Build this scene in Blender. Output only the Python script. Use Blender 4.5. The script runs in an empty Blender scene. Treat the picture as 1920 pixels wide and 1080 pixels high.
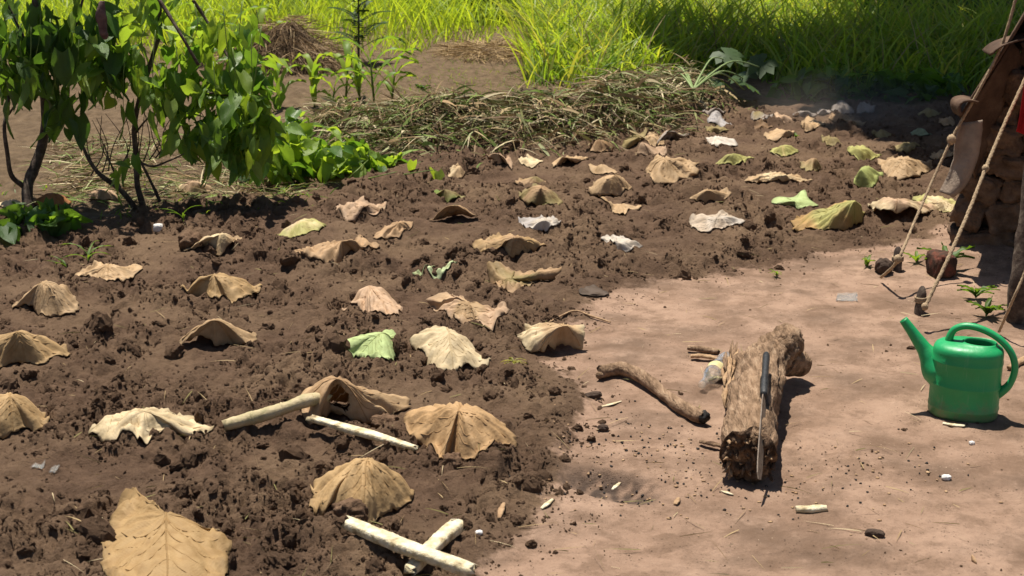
import bpy, math, random
import numpy as np
from mathutils import Vector, Matrix, Euler

# ------------------------------------------------------------------ camera, sky, sun, exposure
S = bpy.context.scene
COL = S.collection
F = 2637.0                       # focal length in photograph pixels (1920 wide)
PITCH = math.radians(17.0)
CAM = np.array([0.0, 0.0, 1.7])
cam_d = bpy.data.cameras.new('camera')
cam_d.sensor_width = 36.0
cam_d.lens = F / 1920 * 36
cam_d.clip_end = 2000
cam_d.dof.use_dof = True
cam_d.dof.focus_distance = 5.0
cam_d.dof.aperture_fstop = 8.0
cam = bpy.data.objects.new('camera', cam_d)
COL.objects.link(cam)
cam.location = CAM
cam.rotation_euler = (math.radians(90) - PITCH, 0, 0)
S.camera = cam

SUN_EL, SUN_AZ = math.radians(74), math.radians(-28)      # azimuth from +Y towards +X
SUN = Vector((math.sin(SUN_AZ) * math.cos(SUN_EL), math.cos(SUN_AZ) * math.cos(SUN_EL), math.sin(SUN_EL)))
W = bpy.data.worlds.new('World')
S.world = W
W.use_nodes = True
wn = W.node_tree.nodes
sky = wn.new('ShaderNodeTexSky')
sky.sky_type = 'NISHITA'
sky.sun_disc = False
sky.sun_elevation = SUN_EL
sky.sun_rotation = SUN_AZ
W.node_tree.links.new(sky.outputs[0], wn['Background'].inputs[0])
wn['Background'].inputs[1].default_value = 0.05
sun_d = bpy.data.lights.new('sun', 'SUN')
sun_d.energy = 5.0
sun_d.angle = math.radians(0.53)
sun_d.color = (1.0, 0.94, 0.84)
sun = bpy.data.objects.new('sun', sun_d)
COL.objects.link(sun)
sun.rotation_euler = SUN.to_track_quat('Z', 'Y').to_euler()
sun.location = (0, 0, 30)
S.view_settings.view_transform = 'Standard'
S.view_settings.look = 'None'
S.view_settings.gamma = 1
S.view_settings.exposure = 0.58
S.render.engine = 'CYCLES'
S.cycles.max_bounces = 8
S.cycles.transparent_max_bounces = 12

# ------------------------------------------------------------------ pixel helpers
FW = np.array([0, math.cos(PITCH), -math.sin(PITCH)])
UP = np.array([0, math.sin(PITCH), math.cos(PITCH)])


def ray(px, py):
    return FW * F + np.array([px - 960.0, 0, 0]) - UP * (py - 540.0)


def gp(px, py, z=0.0):
    d = ray(px, py)
    return CAM + d * ((z - CAM[2]) / d[2])


def gd(px, py, y):
    d = ray(px, py)
    return CAM + d * (y / d[1])


# ------------------------------------------------------------------ noise (numpy)
_rs = np.random.RandomState(7)
_perm = _rs.permutation(512)
_perm = np.concatenate([_perm, _perm, _perm])
_g = _rs.normal(size=(512, 3))
_g /= np.linalg.norm(_g, axis=1)[:, None]


def noise3(x, y, z=0.0):
    x, y = np.asarray(x, float), np.asarray(y, float)
    z = np.zeros_like(x) + z
    xi, yi, zi = np.floor(x).astype(int), np.floor(y).astype(int), np.floor(z).astype(int)
    xf, yf, zf = x - xi, y - yi, z - zi
    fade = lambda t: t * t * t * (t * (t * 6 - 15) + 10)
    u, v, w = fade(xf), fade(yf), fade(zf)
    r = 0.0
    for i in (0, 1):
        for j in (0, 1):
            for k in (0, 1):
                h = _perm[(_perm[(_perm[(xi + i) & 511] + yi + j) & 511] + zi + k) & 511]
                g = _g[h]
                d = g[..., 0] * (xf - i) + g[..., 1] * (yf - j) + g[..., 2] * (zf - k)
                r = r + d * (u if i else 1 - u) * (v if j else 1 - v) * (w if k else 1 - w)
    return r * 1.5


def fbm(x, y, o=3, z=0.0):
    a, f, r = 1.0, 1.0, 0.0
    for _ in range(o):
        r = r + a * noise3(x * f, y * f, z)
        a *= .5
        f *= 2.03
        z += 11.3
    return r


def clods(x, y, cell, seed=0):
    """worley domes: rounded lumps with their own random size"""
    xs, ys = x / cell, y / cell
    xi, yi = np.floor(xs).astype(int), np.floor(ys).astype(int)
    best = np.zeros_like(xs)
    for i in (-1, 0, 1):
        for j in (-1, 0, 1):
            h = _perm[(_perm[(xi + i + seed * 37) & 511] + yi + j) & 511]
            h2 = _perm[(h + 101) & 511]
            h3 = _perm[(h2 + 57) & 511]
            cx, cy = xi + i + h / 512, yi + j + h2 / 512
            r = .25 + .75 * (h3 / 512) ** 1.6
            d2 = ((xs - cx) ** 2 + (ys - cy) ** 2) / (r * r)
            best = np.maximum(best, np.sqrt(np.maximum(0, 1 - d2)) * r)
    return best


def sstep(a, b, x):
    t = np.clip((x - a) / (b - a), 0, 1)
    return t * t * (3 - 2 * t)


def pts2(l):
    return np.array([gp(p[0], p[1])[:2] for p in l])


def seg_dist(x, y, poly, closed=False):
    best = np.full(x.shape, 1e9)
    n = len(poly)
    for i in range(n if closed else n - 1):
        a, b = poly[i], poly[(i + 1) % n]
        d = b - a
        t = np.clip(((x - a[0]) * d[0] + (y - a[1]) * d[1]) / (d @ d), 0, 1)
        best = np.minimum(best, np.hypot(x - a[0] - t * d[0], y - a[1] - t * d[1]))
    return best


def inside(x, y, poly):
    r = np.zeros(x.shape, bool)
    n = len(poly)
    for i in range(n):
        a, b = poly[i], poly[(i + 1) % n]
        c = ((a[1] > y) != (b[1] > y))
        xx = a[0] + (y - a[1]) / (b[1] - a[1] + 1e-12) * (b[0] - a[0])
        r ^= c & (x < xx)
    return r


# ------------------------------------------------------------------ terrain
YARD_EDGE = [(820, 1180), (885, 1080), (960, 1015), (1010, 960), (1045, 895), (1035, 850), (1075, 800), (1095, 755),
             (1055, 700), (1015, 680), (1030, 640), (1075, 600), (1090, 570), (1150, 545), (1240, 522), (1350, 515),
             (1400, 505), (1480, 492), (1560, 473), (1650, 460), (1740, 440), (1800, 420)]
YARD = np.vstack([pts2(YARD_EDGE), [[3.2, 6.9], [30, 6.9], [30, -30], [-6, -30], [-.7, 2.0]]])
BED_BACK = np.vstack([[[-30, 5.6]], pts2([(-300, 480), (0, 430), (330, 395), (500, 352), (800, 302), (1000, 272),
                      (1250, 218), (1500, 205), (1800, 200), (2200, 200)]), [[30, 10]], [[30, -30]], [[-30, -30]]])
RIDGE = pts2([(640, 268), (720, 272), (810, 278), (950, 272), (1080, 262), (1180, 240), (1270, 205)])
PIT = gp(1140, 908)


def yard_sd(x, y):
    """>0 inside the trodden yard"""
    d = seg_dist(x, y, YARD, True)
    return np.where(inside(x, y, YARD), d, -d) + .045 * fbm(x * 5, y * 5, 3, 3.1)


def bed_sd(x, y):
    d = seg_dist(x, y, BED_BACK, True)
    return np.where(inside(x, y, BED_BACK), d, -d) + .05 * fbm(x * 3, y * 3, 2, 9.1)


def masks(x, y):
    ys = yard_sd(x, y)
    bed = sstep(.06, -.20, ys) * sstep(-.15, .1, bed_sd(x, y))
    yard = sstep(-.04, .03, ys)
    return bed, yard


def hsmooth(x, y):
    x, y = np.asarray(x, float), np.asarray(y, float)
    bed, yard = masks(x, y)
    h = .03 * fbm(x * .9, y * .9, 2, 1.7) * (1 - .7 * yard)
    h = h + bed * (.018 + .035 * fbm(x * 2.6, y * 2.6, 2, 5.5))
    rd = seg_dist(x, y, RIDGE)
    h = h + (.16 + .06 * sstep(-1.2, .8, x)) * np.exp(-(rd / .27) ** 2) * (1 + .55 * noise3(x * 3, y * 3, 2.2))
    h = h + .05 * np.exp(-(((x - 2.2) / .35) ** 2 + ((y - 6.05) / .22) ** 2))
    fade = sstep(60, 14, np.hypot(x, y))
    return h * fade


def hfull(x, y):
    x, y = np.asarray(x, float), np.asarray(y, float)
    bed, yard = masks(x, y)
    h = hsmooth(x, y)
    m = sstep(-.55, .35, fbm(x * 2.3, y * 2.3, 3, 21.0))
    wx, wy = x + .02 * noise3(x * 18, y * 18, 4), y + .02 * noise3(x * 18, y * 18, 8)
    r = .040 * clods(wx, wy, .105, 1) * m + .030 * clods(wx, wy, .052, 2) * (.2 + .8 * m) + .020 * clods(wx, wy, .031, 5) * (.35 + .65 * m) + .014 * clods(x, y, .019, 3) * (.45 + .55 * m)
    r = r + .020 * fbm(x * 8, y * 8, 3, 31.) * (.4 + .6 * m) + .006 * noise3(x * 60, y * 60, 1.) * (.4 + .6 * m) - .02 * m
    soft = np.clip(1 - yard, 0, 1) * (1 - bed)
    h = h + bed * r + soft * (.018 * fbm(x * 6, y * 6, 4, 41.) + .25 * r * sstep(.1, .9, m))
    yr = .007 * fbm(x * 4, y * 4, 4, 51.) + .0025 * fbm(x * 26, y * 26, 3, 53.) - .005 * sstep(.35, .6, fbm(x * 2.2, y * 4.5, 2, 57.)) + .0032 * sstep(.15, .6, fbm(x * 3, y * 3, 2, 77.)) * (fbm(x * 40, y * 40, 3, 61.) + 1.2 * clods(x, y, .02, 4))
    h = h + yard * yr
    # crumbs along the edge of the bed, and the little charred pit
    dx, dy = (x - PIT[0]), (y - PIT[1])
    px, py = dx * .8 - dy * .6, dx * .6 + dy * .8
    e = (px / .14) ** 2 + (py / .075) ** 2
    h = h - .055 * np.exp(-e * e) + .006 * np.exp(-e) * clods(x, y, .018, 6)
    return h


def surf(px, py, up=0.0):
    """point of the smooth ground seen at a pixel, lifted by up"""
    z = 0.0
    for _ in range(3):
        p = gp(px, py, z + up)
        z = float(hsmooth(p[0], p[1]))
    return gp(px, py, z + up)


def hf(x, y):
    return float(hfull(np.array([x]), np.array([y]))[0])


# ------------------------------------------------------------------ object helpers
def tag(o, label=None, cat=None, group=None, kind=None):
    if label: o['label'] = label
    if cat: o['category'] = cat
    if group: o['group'] = group
    if kind: o['kind'] = kind
    return o


def mk(name, v, f, mat, parent=None, smooth=True, tint=None, uv=None):
    v = np.asarray(v, np.float32)
    me = bpy.data.meshes.new(name)
    if isinstance(f, np.ndarray):
        k = f.shape[1]
        me.vertices.add(len(v))
        me.vertices.foreach_set('co', v.ravel())
        me.loops.add(f.size)
        me.loops.foreach_set('vertex_index', f.astype(np.int32).ravel())
        me.polygons.add(len(f))
        me.polygons.foreach_set('loop_start', np.arange(0, f.size, k, dtype=np.int32))
        me.update(calc_edges=True)
    else:
        me.from_pydata([tuple(map(float, p)) for p in v], [], f)
        me.update()
    if smooth:
        me.polygons.foreach_set('use_smooth', np.ones(len(me.polygons), bool))
    if tint is not None:
        a = me.color_attributes.new('tint', 'FLOAT_COLOR', 'POINT')
        t = np.ones((len(v), 4), np.float32)
        t[:, :3] = tint
        a.data.foreach_set('color', t.ravel())
    if uv is not None:
        a = me.attributes.new('leafuv', 'FLOAT_VECTOR', 'POINT')
        t = np.zeros((len(v), 3), np.float32)
        t[:, :2] = uv
        a.data.foreach_set('vector', t.ravel())
    me.materials.append(mat)
    o = bpy.data.objects.new(name, me)
    COL.objects.link(o)
    if parent is not None:
        o.parent = parent
    return o


def empty(name, loc=(0, 0, 0)):
    o = bpy.data.objects.new(name, None)
    COL.objects.link(o)
    o.location = Vector([float(c) for c in loc])
    o.empty_display_size = .05
    return o


def local(o):
    return np.array(o.location)


def smooth_path(p, n):
    p = np.asarray(p, float)
    m = len(p)
    t = np.linspace(0, m - 1, n)
    i = np.clip(np.floor(t).astype(int), 0, m - 2)
    f = (t - i)[:, None]
    g = lambda k: p[np.clip(k, 0, m - 1)]
    p0, p1, p2, p3 = g(i - 1), g(i), g(i + 1), g(i + 2)
    return .5 * ((2 * p1) + (-p0 + p2) * f + (2 * p0 - 5 * p1 + 4 * p2 - p3) * f ** 2 + (-p0 + 3 * p1 - 3 * p2 + p3) * f ** 3)


def tube(path, rad, sides=8, cap=True, rough=0, freq=20, seed=0., flat=1.0, groove=0, boxy=1.0, ragged=0.):
    P = np.asarray(path, float)
    n = len(P)
    R = np.broadcast_to(np.asarray(rad, float), (n,)).copy()
    T = np.gradient(P, axis=0)
    T /= np.linalg.norm(T, axis=1)[:, None] + 1e-12
    ref = np.eye(3)[[2, 1, 0][int(np.argmin([np.abs(T[:, q]).max() - .1 * (q == 2) for q in (2, 1, 0)]))]]
    A = np.cross(T, ref)
    A /= np.linalg.norm(A, axis=1)[:, None] + 1e-12
    B = np.cross(A, T)
    th = np.linspace(0, 2 * np.pi, sides, endpoint=False)
    cs, sn = np.sign(np.cos(th)) * np.abs(np.cos(th)) ** boxy, np.sign(np.sin(th)) * np.abs(np.sin(th)) ** boxy
    V = P[:, None] + R[:, None, None] * (cs[None, :, None] * A[:, None] + flat * sn[None, :, None] * B[:, None])
    if ragged:
        rg = np.random.RandomState(int(abs(seed) * 10) % 9999)
        V[0] -= T[0] * (R[0] * ragged * rg.uniform(-.6, 1, sides))[:, None]
        V[-1] += T[-1] * (R[-1] * ragged * rg.uniform(-.6, 1, sides))[:, None]
    if rough:
        D = V - P[:, None]
        k = fbm(V[..., 0] * freq + seed, V[..., 1] * freq + V[..., 2] * freq * .7, 3, seed)
        if groove:
            k = k + groove * noise3(np.broadcast_to(np.cos(th) * 4 + seed, (n, sides)), np.broadcast_to(np.sin(th) * 4, (n, sides)), np.linspace(0, 2, n)[:, None] + np.zeros((n, sides)))
        V = V + D * (rough * k)[..., None]
    V = V.reshape(-1, 3)
    fs = []
    for i in range(n - 1):
        for j in range(sides):
            a, b = i * sides + j, i * sides + (j + 1) % sides
            fs.append((a, b, b + sides, a + sides))
    if cap:
        fs.append(tuple(range(sides))[::-1])
        fs.append(tuple(range((n - 1) * sides, n * sides)))
    return V, fs


def join(parts):
    vs, fs, o = [], [], 0
    for v, f in parts:
        vs.append(np.asarray(v))
        fs += [tuple(i + o for i in q) for q in f]
        o += len(v)
    return np.vstack(vs), fs


def grid_faces(n, m, wrap=False):
    i, j = np.meshgrid(np.arange(n - 1), np.arange(m if wrap else m - 1), indexing='ij')
    j2 = (j + 1) % m
    return np.stack([i * m + j, i * m + j2, (i + 1) * m + j2, (i + 1) * m + j], -1).reshape(-1, 4)


# ------------------------------------------------------------------ materials
def mat(name):
    m = bpy.data.materials.new(name)
    m.use_nodes = True
    nt = m.node_tree
    nt.nodes.clear()
    out = nt.nodes.new('ShaderNodeOutputMaterial')
    return m, nt, out


class NT:
    def __init__(s, nt): s.nt = nt
    def n(s, t, **k):
        o = s.nt.nodes.new('ShaderNode' + t)
        for a, b in k.items():
            if a.startswith('i_'):
                key = a[2:].replace('_', ' ')
                o.inputs[key].default_value = b
            else:
                setattr(o, a, b)
        return o
    def l(s, a, b): s.nt.links.new(a, b)
    def noise(s, vec, scale, detail=4, rough=.55):
        o = s.n('TexNoise')
        o.inputs['Scale'].default_value = scale
        o.inputs['Detail'].default_value = detail
        o.inputs['Roughness'].default_value = rough
        if vec is not None: s.l(vec, o.inputs['Vector'])
        return o.outputs['Fac']
    def ramp(s, fac, stops):
        o = s.n('ValToRGB')
        e = o.color_ramp.elements
        while len(e) < len(stops): e.new(.5)
        for x, (p, c) in zip(e, stops):
            x.position = p
            x.color = (*c, 1) if len(c) == 3 else c
        s.l(fac, o.inputs[0])
        return o.outputs[0]
    def mix(s, fac, a, b, t='MIX'):
        o = s.n('MixRGB', blend_type=t)
        for v, i in ((fac, 0), (a, 1), (b, 2)):
            if hasattr(v, 'is_linked'): s.l(v, o.inputs[i])
            else: o.inputs[i].default_value = v if i == 0 else (*v, 1)
        return o.outputs[0]
    def math(s, op, a, b=0., c=0.):
        o = s.n('Math', operation=op)
        for i, v in enumerate((a, b, c)):
            if hasattr(v, 'is_linked'): s.l(v, o.inputs[i])
            else: o.inputs[i].default_value = v
        return o.outputs[0]
    def bump(s, h, dist, strength=1.):
        o = s.n('Bump')
        o.inputs['Distance'].default_value = dist
        o.inputs['Strength'].default_value = strength
        s.l(h, o.inputs['Height'])
        return o.outputs[0]


def g3(v): return (v, v, v)


def ground_mat():
    m, nt, out = mat('ground_earth')
    k = NT(nt)
    p = k.n('NewGeometry').outputs['Position']
    at = k.n('Attribute', attribute_name='mask').outputs['Color']
    sep = k.n('SeparateColor')
    k.l(at, sep.inputs[0])
    bed, yard, char = sep.outputs[0], sep.outputs[1], sep.outputs[2]
    n1 = k.noise(p, 2.2, 5)
    n2 = k.noise(p, 14, 5, .6)
    n3 = k.noise(p, 120, 4, .7)
    soil = k.ramp(n2, [(.3, (.086, .051, .031)), (.55, (.132, .080, .050)), (.75, (.182, .113, .071))])
    soil = k.mix(k.ramp(n1, [(.42, g3(0)), (.66, g3(.75))]), soil, (.225, .147, .088))
    soil = k.mix(k.ramp(n3, [(.4, g3(0)), (.75, g3(.4))]), soil, (.16, .10, .066))
    field = k.ramp(n2, [(.3, (.105, .070, .041)), (.7, (.215, .148, .088))])
    yd = k.ramp(n1, [(.25, (.225, .142, .096)), (.5, (.32, .209, .145)), (.75, (.41, .275, .195))])
    st = k.noise(p, 1.1, 6, .6)
    mp = k.n('Mapping')
    mp.inputs['Scale'].default_value = (1.2, 1.7, 1)
    mp.inputs['Rotation'].default_value = (0, 0, .25)
    k.l(p, mp.inputs[0])
    st2 = k.noise(mp.outputs[0], 2.4, 6, .62)
    yd = k.mix(k.ramp(st2, [(.46, g3(0)), (.66, g3(.75))]), yd, (.135, .088, .060))
    yd = k.mix(k.ramp(n3, [(.55, g3(0)), (.78, g3(.35))]), yd, (.14, .088, .060))
    yd = k.mix(k.ramp(k.noise(p, 60, 3, .6), [(.62, g3(0)), (.72, g3(.5))]), yd, (.10, .066, .047))
    blot = k.noise(p, 6.5, 8, .7)
    yd = k.mix(k.ramp(blot, [(.40, g3(.6)), (.52, g3(0))]), yd, (.155, .096, .062))
    yd = k.mix(k.ramp(blot, [(.55, g3(0)), (.70, g3(.55))]), yd, (.44, .30, .215))
    vo = k.n('TexVoronoi', feature='F1')
    vo.inputs['Scale'].default_value = 85.
    k.l(p, vo.inputs['Vector'])
    spk = k.math('MULTIPLY', k.math('LESS_THAN', vo.outputs['Distance'], .22), k.ramp(k.noise(p, 12, 4), [(.5, g3(0)), (.65, g3(.85))]))
    yd = k.mix(spk, yd, (.07, .045, .03))
    vo2 = k.n('TexVoronoi', feature='F1')
    vo2.inputs['Scale'].default_value = 60.
    k.l(k.math('MULTIPLY', 1., 1.) if False else p, vo2.inputs['Vector'])
    yd = k.mix(k.math('MULTIPLY', k.math('LESS_THAN', vo2.outputs['Distance'], .12), k.ramp(k.noise(p, 7, 4), [(.54, g3(0)), (.7, g3(.8))])), yd, (.52, .40, .27))
    yraw = yard
    yard = k.ramp(k.math('ADD', yraw, k.math('MULTIPLY', k.math('SUBTRACT', k.noise(p, 9, 7, .68), .5), 1.3)), [(.44, g3(0)), (.62, g3(1))])
    bed = k.math('MULTIPLY', bed, 1.0)
    c = k.mix(bed, field, soil)
    c = k.mix(yard, c, yd)
    c = k.mix(char, c, (.055, .04, .032))
    bs = k.n('BsdfPrincipled')
    bs.inputs['Roughness'].default_value = .95
    bs.inputs['Specular IOR Level'].default_value = .15
    k.l(c, bs.inputs['Base Color'])
    hb = k.math('ADD', k.math('MULTIPLY', k.noise(p, 55, 7, .75), 1.0), k.math('MULTIPLY', k.noise(p, 300, 3, .6), .2))
    bm = k.n('Bump')
    bm.inputs['Strength'].default_value = 1.
    k.l(hb, bm.inputs['Height'])
    k.l(k.math('MULTIPLY_ADD', yard, -.011, .020), bm.inputs['Distance'])
    k.l(bm.outputs[0], bs.inputs['Normal'])
    k.l(bs.outputs[0], out.inputs[0])
    return m


def sheet_mat(name, trans=.3, rough=.75, veins=True, spec=.25, crinkle=.004, blotch=.35, ttint=(1, 1, 1), backdull=0):
    """leaves: colour from the 'tint' attribute, thin translucent blade, vein relief from leaf coordinates"""
    m, nt, out = mat(name)
    k = NT(nt)
    tc = k.n('TexCoord').outputs['Object']
    base = k.n('Attribute', attribute_name='tint').outputs['Color']
    n1 = k.noise(tc, 22, 5, .6)
    c = k.mix(k.ramp(n1, [(.35, g3(blotch)), (.6, g3(0))]), base, (.62, .55, .45), 'MULTIPLY')
    n2 = k.noise(tc, 70, 4, .6)
    c = k.mix(k.ramp(n2, [(.55, g3(0)), (.8, g3(blotch * .7))]), c, (1.25, 1.2, 1.1), 'MULTIPLY')
    hgt = k.math('MULTIPLY', k.noise(tc, 45, 5, .6), 1.0)
    if veins:
        uv = k.n('Attribute', attribute_name='leafuv').outputs['Vector']
        sx = k.n('SeparateXYZ')
        k.l(uv, sx.inputs[0])
        u, v = sx.outputs[0], sx.outputs[1]
        av = k.math('ABSOLUTE', v)
        mid = k.math('LESS_THAN', av, .012)
        ph = k.math('SUBTRACT', u, k.math('MULTIPLY', av, .75))
        fr = k.math('PINGPONG', k.math('MULTIPLY', ph, 7.5), .5)
        side = k.math('LESS_THAN', fr, .05)
        ph2 = k.math('ADD', u, k.math('MULTIPLY', av, 1.2))
        fr2 = k.math('PINGPONG', k.math('MULTIPLY', ph2, 26.), .5)
        ter = k.math('MULTIPLY', k.math('SUBTRACT', .5, fr2), .5)
        vv = k.math('MAXIMUM', mid, k.math('MULTIPLY', side, .8))
        c = k.mix(k.math('MULTIPLY', vv, .22), c, (.75, .68, .55), 'MULTIPLY')
        hgt = k.math('ADD', hgt, k.math('MULTIPLY', ter, .3))
    d = k.n('BsdfPrincipled')
    d.inputs['Roughness'].default_value = rough
    d.inputs['Specular IOR Level'].default_value = spec
    k.l(c, d.inputs['Base Color'])
    nb = k.bump(hgt, crinkle)
    k.l(nb, d.inputs['Normal'])
    t = k.n('BsdfTranslucent')
    k.l(k.mix(1.0, c, ttint, 'MULTIPLY'), t.inputs[0])
    k.l(nb, t.inputs['Normal'])
    ms = k.n('MixShader')
    ms.inputs[0].default_value = trans
    k.l(d.outputs[0], ms.inputs[1])
    k.l(t.outputs[0], ms.inputs[2])
    k.l(ms.outputs[0], out.inputs[0])
    return m


def solid_mat(name, cols, scale=20, rough=.8, spec=.3, bump=.003, bscale=60, stretch=(1, 1, 1), detail=5):
    m, nt, out = mat(name)
    k = NT(nt)
    tc = k.n('TexCoord').outputs['Object']
    mp = k.n('Mapping')
    mp.inputs['Scale'].default_value = stretch
    k.l(tc, mp.inputs[0])
    n = k.noise(mp.outputs[0], scale, detail, .6)
    st = [(.3 + .4 * i / max(1, len(cols) - 1), c) for i, c in enumerate(cols)]
    c = k.ramp(n, st)
    b = k.n('BsdfPrincipled')
    b.inputs['Roughness'].default_value = rough
    b.inputs['Specular IOR Level'].default_value = spec
    k.l(c, b.inputs['Base Color'])
    if bump:
        k.l(k.bump(k.noise(mp.outputs[0], bscale, 5, .65), bump), b.inputs['Normal'])
    k.l(b.outputs[0], out.inputs[0])
    return m


M = {}
M['ground'] = ground_mat()
M['dry'] = sheet_mat('dry_leaf', trans=.16, rough=.7, crinkle=.0030, blotch=.55, ttint=(1.0, .85, .6))
M['dryplain'] = sheet_mat('dry_litter', trans=.2, veins=False)
M['green'] = sheet_mat('green_leaf', trans=.5, rough=.38, spec=.45, crinkle=.002, blotch=.2, ttint=(2.0, 1.85, .65))
M['grass'] = sheet_mat('grass_blade', trans=.5, rough=.5, veins=False, spec=.35, crinkle=.0, blotch=.15, ttint=(1.8, 1.65, .5))
M['straw'] = sheet_mat('straw', trans=.15, rough=.7, veins=False, crinkle=.0, blotch=.2)
M['clod'] = solid_mat('soil_clod', [(.096, .058, .036), (.146, .090, .056), (.205, .130, .082)], 30, .95, .1, .006, 120)
M['bark'] = solid_mat('bark', [(.035, .025, .02), (.09, .065, .05), (.20, .16, .12)], 25, .9, .2, .006, 60)
M['vein'] = solid_mat('leaf_vein', [(.36, .23, .12), (.44, .29, .155)], 30, .7, .2, 0)
M['paleveins'] = solid_mat('pale_leaf_vein', [(.34, .28, .12), (.5, .42, .2)], 30, .7, .2, 0)
M['logwood'] = solid_mat('dusty_log', [(.07, .043, .027), (.20, .127, .077), (.32, .21, .132), (.44, .31, .205)], 20, .9, .15, .016, 34, (2.6, .45, 2.6), 9)
M['rot'] = solid_mat('rotten_wood', [(.03, .02, .014), (.13, .08, .05), (.30, .2, .125)], 40, .95, .1, .02, 45)
M['split'] = solid_mat('split_wood', [(.27, .16, .085), (.46, .31, .18)], 30, .85, .2, .008, 50)
M['char'] = solid_mat('charcoal', [(.008, .007, .006), (.03, .026, .024)], 60, .7, .3, .006, 80)
M['pale'] = solid_mat('peeled_stick', [(.16, .10, .05), (.50, .41, .24), (.68, .60, .42), (.74, .68, .53)], 30, .6, .3, .010, 34, (1, 1, 1), 9)
M['greenstick'] = solid_mat('pale_green_stick', [(.30, .27, .13), (.46, .37, .21), (.56, .47, .30)], 18, .65, .3, .004, 40)
def can_mat():
    m, nt, out = mat('green_plastic')
    k = NT(nt)
    tc = k.n('TexCoord').outputs['Object']
    c = k.ramp(k.noise(tc, 7, 5), [(.3, (.002, .27, .078)), (.7, (.004, .345, .11))])
    sx = k.n('SeparateXYZ')
    k.l(tc, sx.inputs[0])
    low = k.math('SUBTRACT', .95, k.math('MULTIPLY', sx.outputs[2], 9.0))
    d = k.math('ADD', low, k.math('MULTIPLY', k.math('SUBTRACT', k.noise(tc, 24, 7, .7), .5), 1.6))
    dust = k.ramp(d, [(.35, g3(.05)), (.9, g3(.6))])
    c = k.mix(dust, c, (.20, .125, .08))
    sc = k.n('TexNoise')
    sc.inputs['Scale'].default_value = 12
    mp = k.n('Mapping')
    mp.inputs['Scale'].default_value = (9, 9, .8)
    k.l(tc, mp.inputs[0])
    k.l(mp.outputs[0], sc.inputs['Vector'])
    c = k.mix(k.ramp(sc.outputs['Fac'], [(.62, g3(0)), (.75, g3(.28))]), c, (.16, .36, .2))
    b = k.n('BsdfPrincipled')
    k.l(c, b.inputs['Base Color'])
    k.l(k.ramp(k.noise(tc, 30, 5), [(.3, g3(.3)), (.7, g3(.55))]), b.inputs['Roughness'])
    k.l(k.bump(k.noise(tc, 40, 4), .0012), b.inputs['Normal'])
    k.l(b.outputs[0], out.inputs[0])
    return m


M['plastic'] = can_mat()
M['innerplastic'] = M['plastic']
M['steel'] = solid_mat('worn_blade', [(.11, .075, .05), (.24, .185, .14)], 40, .6, .4, .001, 60)
M['blackgrip'] = solid_mat('black_grip', [(.012, .012, .013), (.045, .045, .045)], 60, .45, .4, .003, 90)
M['mud'] = solid_mat('mud_brick', [(.085, .053, .034), (.15, .097, .064), (.22, .147, .098)], 16, .95, .1, .016, 40)
M['hide'] = solid_mat('dry_hide', [(.05, .027, .016), (.10, .058, .035), (.17, .108, .068)], 8, .75, .25, .006, 40)
M['flap'] = solid_mat('grey_hide', [(.22, .165, .125), (.34, .27, .21)], 14, .8, .2, .006, 50)
M['rope'] = solid_mat('sisal_rope', [(.26, .18, .11), (.48, .36, .23)], 120, .9, .1, .004, 200)
M['brick'] = solid_mat('fired_brick', [(.03, .02, .016), (.07, .04, .028), (.17, .055, .035)], 22, .9, .15, .008, 50)
M['stone'] = solid_mat('dark_stone', [(.045, .03, .022), (.10, .068, .05)], 25, .9, .15, .01, 50)
M['red'] = solid_mat('red_cloth', [(.30, .01, .012), (.42, .02, .02)], 12, .85, .2, .002, 200)
M['white'] = solid_mat('white_scrap', [(.55, .52, .48), (.8, .78, .75)], 40, .6, .3, .002, 80)
M['stalk'] = solid_mat('green_stalk', [(.10, .15, .03), (.18, .24, .06)], 20, .6, .3, 0)


def clear_mat():
    m, nt, out = mat('clear_plastic')
    k = NT(nt)
    g = k.n('BsdfPrincipled')
    g.inputs['Base Color'].default_value = (.93, .92, .86, 1)
    g.inputs['Roughness'].default_value = .12
    g.inputs['Transmission Weight'].default_value = .85
    g.inputs['IOR'].default_value = 1.15
    p = k.n('TexCoord').outputs['Object']
    k.l(k.bump(k.noise(p, 30, 3), .006), g.inputs['Normal'])
    t = k.n('BsdfTransparent')
    ms = k.n('MixShader')
    ms.inputs[0].default_value = .4
    k.l(g.outputs[0], ms.inputs[1])
    k.l(t.outputs[0], ms.inputs[2])
    k.l(ms.outputs[0], out.inputs[0])
    return m


M['clear'] = clear_mat()

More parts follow.
